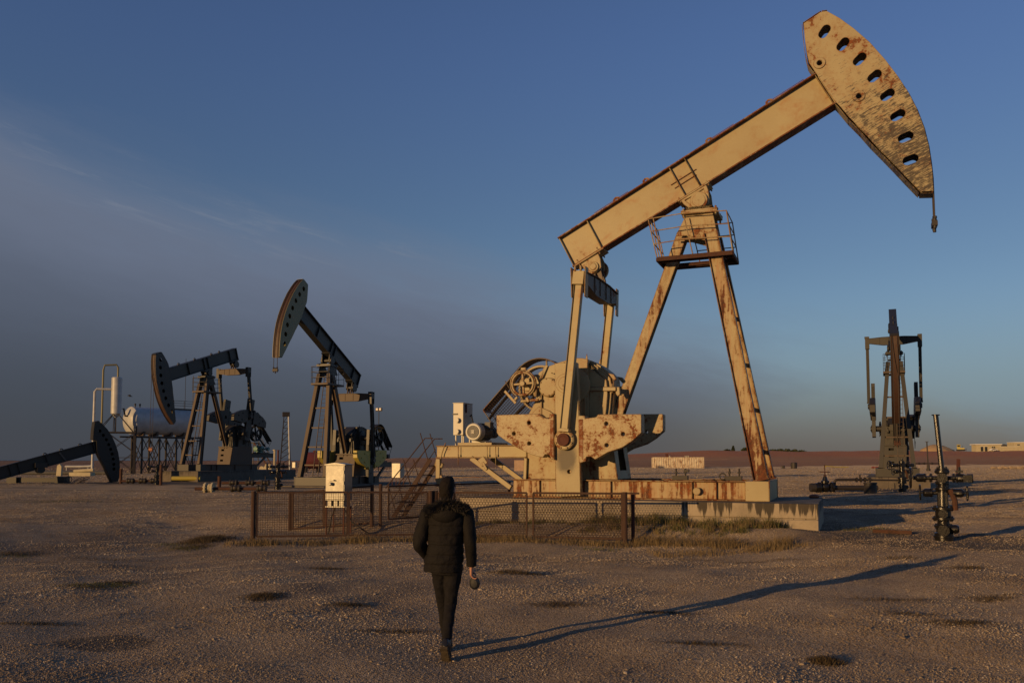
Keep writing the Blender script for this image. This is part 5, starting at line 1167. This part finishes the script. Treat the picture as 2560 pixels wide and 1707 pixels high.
o = npmesh('distant_wood', np.concatenate([c - a - bb, c + a - bb, c + a + bb, c - a + bb], 1).reshape(-1, 3), np.arange(4 * n).reshape(-1, 4), M['leaf']); o.location = p; tag(o, 'low dark belt of trees on the skyline right of the pumpjack leg', 'trees', kind='stuff')
# a bird over the white vessel
p = at(325, 990, 90); T = thing('flying_bird', 'small dark bird flying above the white vessel', 'bird', p, .6)
MB().lathe([(.01, -.25), (.05, -.14), (.075, 0), (.055, .14), (.03, .2), (.01, .26)], (0, 0, 0), (1, 0, -.1), 10).add([(.05, 0, .02), (-.1, 0, .02), (-.16, .34, .16), (.0, .36, .18), (-.14, .62, .10), (.05, 0, .01), (-.1, 0, .01), (-.16, -.34, .14), (.0, -.36, .16), (-.14, -.62, .05), (-.25, .05, 0), (-.25, -.05, 0), (-.42, 0, .0)], [(0, 1, 2, 3), (3, 2, 4), (5, 8, 7, 6), (8, 9, 7), (10, 12, 11)]).build('body', M['grey_dark'], T)

# ---------------------------------------------------------------- the walking person
PX = Vector((-.648, 8.42, 0)); PX.z = hz1(PX.x, PX.y)
PT = thing('person', 'person in a black padded jacket walking away, carrying a round black case', 'person', PX, R(-6))
def remesh(o, vox, smooth=2, tex=None):
    m = o.modifiers.new('union', 'REMESH'); m.mode = 'VOXEL'; m.voxel_size = vox; m.use_smooth_shade = True
    if smooth: s = o.modifiers.new('soft', 'SMOOTH'); s.iterations = smooth; s.factor = .5
    return o
def rings(b, rr, n=28):
    """stack of horizontal-ish ellipses: (centre, rx, ry[, tilt about x])"""
    q = []; m = len(rr)
    for c, rx, ry in rr:
        for k in range(n):
            a = 2 * math.pi * k / n; ca, sa = math.cos(a), math.sin(a)
            ca = math.copysign(abs(ca) ** .88, ca); sa = math.copysign(abs(sa) ** .88, sa)
            q.append((c[0] + rx * ca, c[1] + ry * sa, c[2]))
    f = []
    for i in range(m - 1):
        for k in range(n): a, d = i * n + k, i * n + (k + 1) % n; f.append((a, d, d + n, a + n))
    f.append(tuple(range(n))[::-1]); f.append(tuple(range((m - 1) * n, m * n)))
    return b.add(q, f)
def interp(pts, n):
    """resample a list of (x, y, z, r) with smooth steps"""
    out_ = []
    for i in range(len(pts) - 1):
        for k in range(n):
            w = k / n; out_.append(tuple(a + (c - a) * w for a, c in zip(pts[i], pts[i + 1])))
    return out_ + [pts[-1]]
def limb(b, pts, n=14, puff=0.0, per=.07, sub=6):
    P = interp(pts, sub); s = 0; rs = []; prev = None
    for p in P:
        if prev: s += (Vector(p[:3]) - Vector(prev[:3])).length
        prev = p; rs.append(p[3] * (1 + puff * (abs(math.sin(math.pi * s / per)) - .6)))
    return b.path([p[:3] for p in P], .05, n, True, rs)
HEADC = Vector((.0, .03, 1.635))
# joints (x right, y forward, z up)
shR, elR, wrR = (.215, .01, 1.385), (.262, -.035, 1.10), (.262, .03, .87)
shL, elL, wrL = (-.215, .01, 1.385), (-.295, -.05, 1.10), (-.215, .10, .955)
b = MB()
b.ell(HEADC, .076, .098, .112, 20, 14); b.ell(HEADC + Vector((0, .05, -.06)), .056, .06, .062, 14, 10)
b.ell(HEADC + Vector((0, .105, -.02)), .014, .022, .024, 8, 6); b.ell(HEADC + Vector((0, .098, -.062)), .024, .012, .010, 8, 6)
for s in (-1, 1): b.ell(HEADC + Vector((s * .078, -.008, -.012)), .012, .024, .034, 10, 8); b.ell(HEADC + Vector((s * .03, .086, .012)), .014, .012, .010, 8, 6)
limb(b, [(0, .0, 1.40, .075), (0, .01, 1.48, .06), (0, .02, 1.56, .056)])
rings(b, [((0, 0, .88), .15, .11), ((0, 0, 1.0), .15, .11), ((0, 0, 1.15), .14, .10), ((0, 0, 1.3), .17, .11), ((0, 0, 1.40), .16, .09), ((0, 0, 1.45), .08, .07)])
limb(b, [(*shR, .05), (*elR, .042), (*wrR, .028)]); limb(b, [(*shL, .05), (*elL, .042), (*wrL, .028)])
limb(b, [(.075, 0, .92, .085), (.045, -.02, .50, .055), (.045, -.24, .16, .036)]); limb(b, [(-.085, 0, .92, .085), (-.075, .13, .50, .055), (-.055, .27, .10, .038)])
# right hand: palm, four curled fingers round the case, thumb from the side of the palm
hR = Vector(wrR)
rings(b, [((hR.x + .002, hR.y + .004, hR.z + .02), .024, .030), ((hR.x + .002, hR.y + .008, hR.z - .03), .020, .040), ((hR.x + .002, hR.y + .010, hR.z - .075), .018, .043), ((hR.x + .002, hR.y + .010, hR.z - .092), .014, .038)], 16)
for k, (dy, L) in enumerate(((.042, .068), (.021, .078), (.0, .073), (-.021, .058))):
    k0 = hR + Vector((.002, dy + .001, -.082)); k1 = k0 + Vector((.016, .002, -L * .42)); k2 = k1 + Vector((.030, 0, -L * .18)); k3 = k2 + Vector((.016, 0, L * .16))
    b.path([k0 + Vector((0, 0, .02)), k0, k1, k2, k3], .009, 8, True, [.010, .0098, .0088, .008, .0065])
t0 = hR + Vector((.0, .032, -.025)); b.path([t0, t0 + Vector((.014, .022, -.028)), t0 + Vector((.034, .024, -.056)), t0 + Vector((.048, .016, -.074))], .011, 8, True, [.014, .012, .0105, .008])
# left hand rests in the pocket
hL = Vector(wrL); b.ell(hL + Vector((.03, .045, -.045)), .035, .05, .045, 12, 8)
body = remesh(b.build('body', M['skin'], PT), .006, 1)
# hair: a cap of short hair with small tufts
b = MB(); rings(b, [((0, -.035, 1.525), .056, .040), ((0, -.035, 1.55), .064, .055), ((0, -.030, 1.585), .072, .074), ((0, -.020, 1.625), .078, .092), ((0, -.012, 1.665), .080, .102), ((.004, -.008, 1.705), .076, .098), ((.008, -.006, 1.735), .066, .082), ((.014, -.004, 1.757), .044, .056), ((.02, -.004, 1.768), .016, .02)], 24)
hr = remesh(b.build('hair', M['hair'], PT), .008, 3); tx3 = bpy.data.textures.new('hair locks', 'CLOUDS'); tx3.noise_scale = .02; dh = hr.modifiers.new('locks', 'DISPLACE'); dh.texture = tx3; dh.strength = .016; dh.texture_coords = 'LOCAL'
# jacket: quilted body, two sleeves, collar
b = MB(); rr = []
def torso(z):
    T_ = [(.825, -.040, .205, .150), (.92, -.035, .212, .156), (1.02, -.02, .200, .150), (1.12, -.01, .190, .142), (1.24, .0, .202, .145), (1.34, .005, .215, .140), (1.40, .006, .212, .122), (1.445, .006, .165, .105), (1.48, .005, .110, .092), (1.50, .005, .095, .085)]
    for i in range(len(T_) - 1):
        if z <= T_[i + 1][0]:
            w = (z - T_[i][0]) / (T_[i + 1][0] - T_[i][0]); w = max(0, min(1, w)); return [a + (c - a) * w for a, c in zip(T_[i], T_[i + 1])]
    return T_[-1]
z = .825
seams = [.90, .995, 1.09, 1.185, 1.275]
while z <= 1.50:
    _, cx, rx, ry = torso(z); dmin = min(abs(z - s_) for s_ in seams); pf = 1 - .035 * math.exp(-(dmin / .010) ** 2) + (.018 if z < 1.3 else 0) * (1 - math.exp(-(dmin / .03) ** 2))
    rr.append(((cx, .0, z), rx * pf, ry * pf)); z += .006
rings(b, rr, 56)
jt = b.build('jacket', M['jacket'], PT, angle=60)
d_ = jt.modifiers.new('subd', 'SUBSURF'); d_.levels = 0; d_.render_levels = 1
tx = bpy.data.textures.new('cloth folds', 'CLOUDS'); tx.noise_scale = .11; tx.noise_depth = 3
dm = jt.modifiers.new('folds', 'DISPLACE'); dm.texture = tx; dm.strength = .030; dm.mid_level = .5; dm.texture_coords = 'LOCAL'
for nm, pts in (('right', [(.175, .0, 1.405, .070), (*shR, .080), (.25, -.025, 1.24, .074), (*elR, .066), (.266, .0, .98, .058), (wrR[0], wrR[1], wrR[2] + .015, .055)]), ('left', [(-.165, .0, 1.405, .070), (*shL, .082), (-.262, -.03, 1.24, .078), (*elL, .073), (-.255, .03, 1.02, .064), (*wrL, .058)])):
    b = MB(); limb(b, pts, 26, .028, .085, 8); sl = b.build('sleeve', M['jacket'], jt, angle=70); dm = sl.modifiers.new('folds', 'DISPLACE'); dm.texture = tx; dm.strength = .026; dm.mid_level = .5; dm.texture_coords = 'LOCAL'
# hood folded on the back, fur round its edge
b = MB(); b.ell((-.0, -.095, 1.40), .155, .085, .105, 24, 14); b.ell((0, -.06, 1.455), .165, .10, .055, 24, 12); hd_ = remesh(b.build('hood', M['jacket'], jt), .010, 3)
b = MB(); r_ = random.Random(9)
rim = [(.205 * math.cos(R(a)), -.02 + .125 * math.sin(R(a)), 1.462 + .030 * math.sin(R(a)) * -1 - .03 * abs(math.cos(R(a))) ** 2 - (.03 if a > 180 and math.cos(R(a)) < -.3 else 0)) for a in range(170, 371, 4)]
b.path(rim, .030, 8)
for k in range(4200):
    i = r_.randrange(len(rim)); c = Vector(rim[i]); d = Vector((r_.gauss(0, 1), r_.gauss(0, 1) - .3, r_.gauss(0, 1) + .1)).normalized(); p = c + d * .022; tip = p + (d + Vector((rim[i][0] * 1.6, -.5, r_.uniform(-.7, .3)))).normalized() * r_.uniform(.025, .065)
    b.path([p, (p + tip) / 2 + d * .006, tip], .003, 3, False, [.0046, .0034, .0006])
b.build('fur_trim', M['fur'], hd_)
# trousers and boots
b = MB()
rings(b, [((.0, 0, .80), .165, .118), ((.0, 0, .88), .168, .120), ((-.01, 0, .95), .165, .12)], 24)
limb(b, [(.076, 0, .88, .100), (.062, .0, .72, .086), (.046, -.02, .50, .063), (.042, -.13, .32, .058), (.046, -.225, .185, .050)], 20, .035, .06)
limb(b, [(-.080, 0, .88, .100), (-.078, .05, .72, .086), (-.066, .13, .50, .066), (-.058, .20, .30, .060), (-.052, .265, .115, .053)], 20, .035, .06)
tr = remesh(b.build('trousers', M['trousers'], PT), .010, 2)
dm = tr.modifiers.new('folds', 'DISPLACE'); tx2 = bpy.data.textures.new('trouser folds', 'CLOUDS'); tx2.noise_scale = .07; tx2.noise_depth = 3; dm.texture = tx2; dm.strength = .022; dm.mid_level = .5; dm.texture_coords = 'LOCAL'
def boot(ankle, toe_dir, name='boot'):
    """boot from the ankle; toe_dir: unit vector from heel to toe"""
    a = Vector(ankle); d = Vector(toe_dir).normalized(); x = Vector((1, 0, 0)); up = x.cross(d).normalized()
    b = MB(); secs = [(-.085, .030, .045), (-.06, .038, .058), (0, .042, .060), (.07, .046, .046), (.13, .048, .036), (.175, .040, .028), (.20, .02, .018)]
    q = []; n = 18
    for s_, w, h in secs:
        c = a + d * s_ - up * (.085 - h)
        for k in range(n): an = 2 * math.pi * k / n; q.append(c + x * (w * math.cos(an)) + up * (h * math.sin(an)))
    f = []
    for i in range(len(secs) - 1):
        for k in range(n): u_, w_ = i * n + k, i * n + (k + 1) % n; f.append((u_, w_, w_ + n, u_ + n))
    f.append(tuple(range(n))); f.append(tuple(range((len(secs) - 1) * n, len(secs) * n)))
    b.add(q, f); b.path([a - up * .03, a + up * .04, a + up * .07], .05, 14, True, [.05, .05, .046]); bt = remesh(b.build(name, M['leather'], PT), .008, 2)
    b = MB(); sole = [(-.10, .036), (-.08, .044), (-.02, .040), (.05, .046), (.12, .052), (.17, .046), (.205, .022)]
    q = [a + d * s_ + x * w - up * .09 for s_, w in sole] + [a + d * s_ - x * w - up * .09 for s_, w in reversed(sole)]; n = len(q)
    q2 = [p - up * .022 for p in q]; b.add(q + q2, [tuple(range(n)), tuple(range(2 * n - 1, n - 1, -1))] + [((i + 1) % n, i, i + n, (i + 1) % n + n) for i in range(n)])
    for k in range(11): s_ = -.085 + k * .026; b.bar(a + d * s_ - x * .036 - up * .114, a + d * s_ + x * .036 - up * .114, .013, .010, d)
    b.build('sole', M['boot'], bt)
boot((.047, -.235, .165), (-.02, .72, -.69)); boot((-.052, .285, .112), (-.08, 1, .02))
PT.scale = (.92, 1, 1)
# round black case hanging from the right hand
o = MB().lathe([(.012, -.034), (.040, -.032), (.058, -.020), (.064, 0), (.058, .020), (.040, .032), (.012, .034)], (0, 0, 0), (.25, 1, .1), 28).torus((0, 0, 0), (.25, 1, .1), .062, .005, 28, 6).path([(-.02, 0, .06), (-.028, .0, .085), (-.012, .0, .105), (.0, 0, .09)], .006, 6).build('round_case', M['leather'], None)
o.scale = (.82, .82, .98)
o.location = PX + Matrix.Rotation(R(-6), 3, 'Z') @ Vector(((hR.x + .035) * .92, hR.y + .01, hR.z - .162)); tag(o, 'round black case held in the walking person\'s right hand', 'case')

# ---------------------------------------------------------------- loose stones and grass
def scatter_stones():
    n = 560000; y = 4.4 + 27 * nr.random_sample(n) ** 1.75; x = (nr.random_sample(n) * 2 - 1) * (1.2 + y * .635)
    dens = .5 + .5 * np.sin(x * .9 + 1.3 * np.sin(y * .7)) * np.sin(y * 1.1 + .8 * np.sin(x * .6)); keep = nr.random_sample(n) < .35 + .65 * dens; x, y = x[keep], y[keep]; dens = dens[keep]
    n2 = 330000; y2 = 1 / nr.uniform(1 / 215., 1 / 26., n2); x2 = (nr.random_sample(n2) * 2 - 1) * y2 * .64; s2 = y2 * .00042 * (.5 + 1.2 * nr.random_sample(n2) ** 2); t2 = .5 + .5 * np.sin(y2 * .9 + .2 * x2 + 1.5 * np.sin(x2 * .11)) * np.sin(y2 * .31 - .05 * x2); k2 = nr.random_sample(n2) < .25 + .75 * t2
    x = np.concatenate([x, x2[k2]]); y = np.concatenate([y, y2[k2]]); dens = np.concatenate([dens, t2[k2]]); far_s = np.concatenate([np.zeros(keep.sum()), s2[k2]])
    u = (x - 8.2) * .927 - (y - 22.6) * .375; v = (x - 8.2) * .375 + (y - 22.6) * .927
    k = ~((v > -.03) & (v < 4.2) & (u < .05) & (u > -10.6)); k &= ~((np.abs(x + 21) < 14) & (np.abs(y - 70) < 17)) | (far_s == 0); x, y, dens, far_s = x[k], y[k], dens[k], far_s[k]; n = len(x)
    s_ = (.0030 + .0070 * nr.random_sample(n) ** 2.4 + .016 * (nr.random_sample(n) > .996) * nr.random_sample(n)) * (.8 + .035 * np.minimum(y, 30)) * (.75 + .5 * dens); s_ = np.where(far_s > 0, far_s, s_)
    me = bpy.data.meshes.new('loose_gravel'); me.vertices.add(n); co = np.stack([x, y, hz(x, y) + s_ * .2], -1).astype(np.float32); me.vertices.foreach_set('co', co.ravel())
    at_ = me.attributes.new('sc', 'FLOAT_VECTOR', 'POINT'); at_.data.foreach_set('vector', (s_[:, None] * np.stack([nr.uniform(.7, 1.4, n), nr.uniform(.7, 1.2, n), nr.uniform(.35, .75, n)], -1)).astype(np.float32).ravel())
    o = bpy.data.objects.new('loose_gravel', me); COL.objects.link(o); me.materials.append(M['stone'])
    ng = bpy.data.node_groups.new('gravel', 'GeometryNodeTree'); ng.interface.new_socket('Geometry', in_out='INPUT', socket_type='NodeSocketGeometry'); ng.interface.new_socket('Geometry', in_out='OUTPUT', socket_type='NodeSocketGeometry')
    N = ng.nodes; gi = N.new('NodeGroupInput'); go = N.new('NodeGroupOutput'); ip = N.new('GeometryNodeInstanceOnPoints'); ic = N.new('GeometryNodeMeshIcoSphere'); sm = N.new('GeometryNodeSetMaterial'); na = N.new('GeometryNodeInputNamedAttribute'); rv_ = N.new('FunctionNodeRandomValue')
    ic.inputs['Radius'].default_value = 1; ic.inputs['Subdivisions'].default_value = 1; sm.inputs['Material'].default_value = M['stone']; na.data_type = 'FLOAT_VECTOR'; na.inputs['Name'].default_value = 'sc'; rv_.data_type = 'FLOAT_VECTOR'; rv_.inputs[0].default_value = (-.5, -.5, 0); rv_.inputs[1].default_value = (.5, .5, 6.28)
    L = ng.links.new; L(gi.outputs[0], ip.inputs['Points']); L(ic.outputs[0], sm.inputs[0]); L(sm.outputs[0], ip.inputs['Instance']); L(na.outputs[0], ip.inputs['Scale']); L(rv_.outputs[0], ip.inputs['Rotation']); L(ip.outputs[0], go.inputs[0])
    o.modifiers.new('gravel', 'NODES').node_group = ng
    return o
tag(scatter_stones(), 'loose pale gravel stones strewn over the yard', 'gravel', kind='stuff')
def blades(name, x, y, h, m, lean=.5, w=.006, label='', z0=None):
    n = len(x); a = nr.random_sample(n) * 6.283; L = h; z = hz(x, y) - .01 if z0 is None else z0
    dx, dy = np.cos(a) * lean * L * nr.uniform(.2, 1, n), np.sin(a) * lean * L * nr.uniform(.2, 1, n); px, py = -np.sin(a) * w, np.cos(a) * w
    b0 = np.stack([x - px, y - py, z], -1); b1 = np.stack([x + px, y + py, z], -1); m0 = np.stack([x - px * .8 + dx * .3, y - py * .8 + dy * .3, z + L * .6], -1); m1 = np.stack([x + px * .8 + dx * .3, y + py * .8 + dy * .3, z + L * .6], -1); tp = np.stack([x + dx, y + dy, z + L], -1)
    V = np.stack([b0, b1, m0, m1, tp], 1).reshape(-1, 3); i = (np.arange(n) * 5)[:, None]
    me = bpy.data.meshes.new(name); me.from_pydata(V.tolist(), [], [tuple(q) for q in np.concatenate([i, i + 1, i + 3, i + 2], 1).tolist()] + [tuple(q) for q in np.concatenate([i + 2, i + 3, i + 4], 1).tolist()])
    me.materials.append(m); o = bpy.data.objects.new(name, me); COL.objects.link(o); return tag(o, label, 'grass', kind='stuff')
def uvxy(u, v): 
    q = np.array(PJ0); return q[0] + u * .927 + v * .375, q[1] - u * .375 + v * .927
# long grass against the plinth, in clumps
nc = 430; cu = -.9 - 9.0 * nr.random_sample(nc) ** 1.15; cvv = -.06 - 1.5 * nr.random_sample(nc) ** 1.7; kk_ = (cu < -.55 - .9 * np.abs(cvv)) & (nr.random_sample(nc) < np.where(cu < -6.2, .35, 1)); cu, cvv = cu[kk_], cvv[kk_]; nc = len(cu)
nb = 34; u = (cu[:, None] + nr.normal(0, .09, (nc, nb))).ravel(); v = np.minimum((cvv[:, None] + nr.normal(0, .06, (nc, nb))).ravel(), -.05); x, y = uvxy(u, v)
hc = nr.uniform(.5, 1.15, nc) * np.where(np.abs(cvv) < .5, 1.0, .6) * np.where(cu < -6.2, .55, 1); hh2 = (hc[:, None] * nr.uniform(.10, .36, (nc, nb))).ravel(); g_ = np.repeat(nr.random_sample(nc) < np.where(np.abs(cvv) < .6, .78, .45), nb)
g_ = g_ ^ (nr.random_sample(len(g_)) < .12)
blades('green_grass', x[g_], y[g_], hh2[g_], M['green'], .75, .0055, 'long green grass against the pale plinth'); blades('dry_grass', x[~g_], y[~g_], hh2[~g_] * 1.15, M['straw'], .75, .005, 'dry grass growing among the green at the plinth')
# strip of dead grass along the fence line
def strip(p, q, n, wid, hlo, hhi):
    t_ = nr.random_sample(n); o_ = nr.normal(0, wid, n); dx, dy = q[0] - p[0], q[1] - p[1]; L = math.hypot(dx, dy); x = p[0] + dx * t_ - dy / L * o_; y = p[1] + dy * t_ + dx / L * o_
    cl = .5 + .5 * np.sin(x * 3.1 + 2 * np.sin(y * 2)) * np.sin(x * 1.3 + .5); k = nr.random_sample(n) < .3 + .7 * cl; return x[k], y[k], nr.uniform(hlo, hhi, k.sum()) * (.6 + .6 * cl[k])
X, Y, Hh = [], [], []; X2, Y2, H2 = [], [], []
for a_ in ((G(560, 1362), G(1085, 1352), 5200, .22, .06, .22), (G(1085, 1350), G(1600, 1366), 6500, .26, .06, .24), (G(1590, 1362), G(1980, 1362), 5600, .32, .06, .26), (G(1640, 1350), G(2010, 1352), 3000, .35, .05, .18)):
    x, y, h = strip(*a_); X.append(x); Y.append(y); Hh.append(h)
# scattered dry tufts and matted weeds, one far-left streak for a shadow line, where the photograph shows them
for px, py, sx, sy, n, hh3 in [(wx, wy, sx, sy * .7, int(sx * 3), .08) for wx, wy, sx, sy in WEED_AND_SHADOW] + [(520, 1352, 55, 8, 2600, .30), (490, 1368, 50, 6, 700, .12), (225, 1470, 75, 8, 600, .05), (300, 1456, 60, 6, 400, .05), (660, 1492, 50, 8, 900, .10), (640, 1500, 40, 5, 300, .06), (870, 1512, 55, 7, 500, .07), (40, 1385, 60, 10, 700, .10), (1290, 1432, 70, 8, 900, .12), (820, 1422, 50, 6, 350, .10), (1395, 1512, 65, 9, 700, .06), (1660, 1530, 60, 5, 250, .05), (2065, 1655, 40, 8, 700, .12), (2270, 1535, 90, 10, 500, .06), (2400, 1560, 80, 10, 600, .06), (2480, 1500, 60, 8, 500, .07), (1140, 1422, 60, 6, 300, .08), (200, 1395, 90, 8, 500, .06), (2420, 1420, 40, 6, 250, .12), (2250, 1395, 60, 6, 300, .10), (1750, 1400, 120, 6, 400, .08)]:
    c = G(px, py); kx_ = c.y / 2100; rx, ry = sx * kx_, sy * c.y * c.y / (2100 * 1.95); a = nr.normal(0, .55, (n, 2)); X2.append(c.x + a[:, 0] * rx); Y2.append(c.y + a[:, 1] * ry); H2.append(nr.uniform(.3, 1.0, n) * hh3 * .8 * np.exp(-(a ** 2).sum(1) * .6))
X, Y, Hh = map(np.concatenate, (X, Y, Hh)); blades('dry_grass', X, Y, Hh, M['straw'], .9, .0045, 'dead straw coloured grass along the mesh fence')
X, Y, Hh = map(np.concatenate, (X2, Y2, H2)); blades('withered_weeds', X, Y, Hh, M['weed'], 1.2, .004, 'withered brown weeds in scattered tufts on the gravel')
X, Y, Hh = [], [], []
for px, py, sx, sy, n, hh3 in ((240, 1464, 80, 8, 900, .035), (300, 1462, 60, 6, 500, .03), (470, 1370, 60, 6, 500, .06), (430, 1362, 50, 5, 300, .05), (150, 1254, 120, 3, 700, .06), (690, 1262, 40, 2, 200, .05), (40, 1390, 60, 8, 400, .04), (1500, 1345, 60, 4, 200, .08), (2160, 1325, 70, 6, 300, .10)):  # the long far-left strip darkens the same imitated shadow line
    c = G(px, py); kx_ = c.y / 2100; rx, ry = sx * kx_, sy * c.y * c.y / (2100 * 1.95); a = nr.normal(0, .5, (n, 2)); X.append(c.x + a[:, 0] * rx); Y.append(c.y + a[:, 1] * ry); Hh.append(nr.uniform(.4, 1.1, n) * hh3)
X, Y, Hh = map(np.concatenate, (X, Y, Hh)); blades('green_grass', X, Y, Hh, M['green'], .9, .0045, 'flat dark green weeds in patches on the gravel')

# repeats share a group
GROUPS = dict(pumpjack='pumpjacks of the oil yard', mesh_fence='mesh fence panels round the enclosure', electrical_cabinet='white cabinets on legs', wellhead='wellheads of the oil yard', concrete_plinth='concrete plinths under the pumpjacks', steel_post='steel posts standing in the yard', tree='trees on the skyline', site_building='buildings on the ridge', valve_line='pipes with valves on the ground', yellow_pipe='yellow pipes on the ground')
for o in S.objects:
    st_ = o.name.split('.')[0]
    if o.parent is None and st_ in GROUPS: o['group'] = GROUPS[st_]
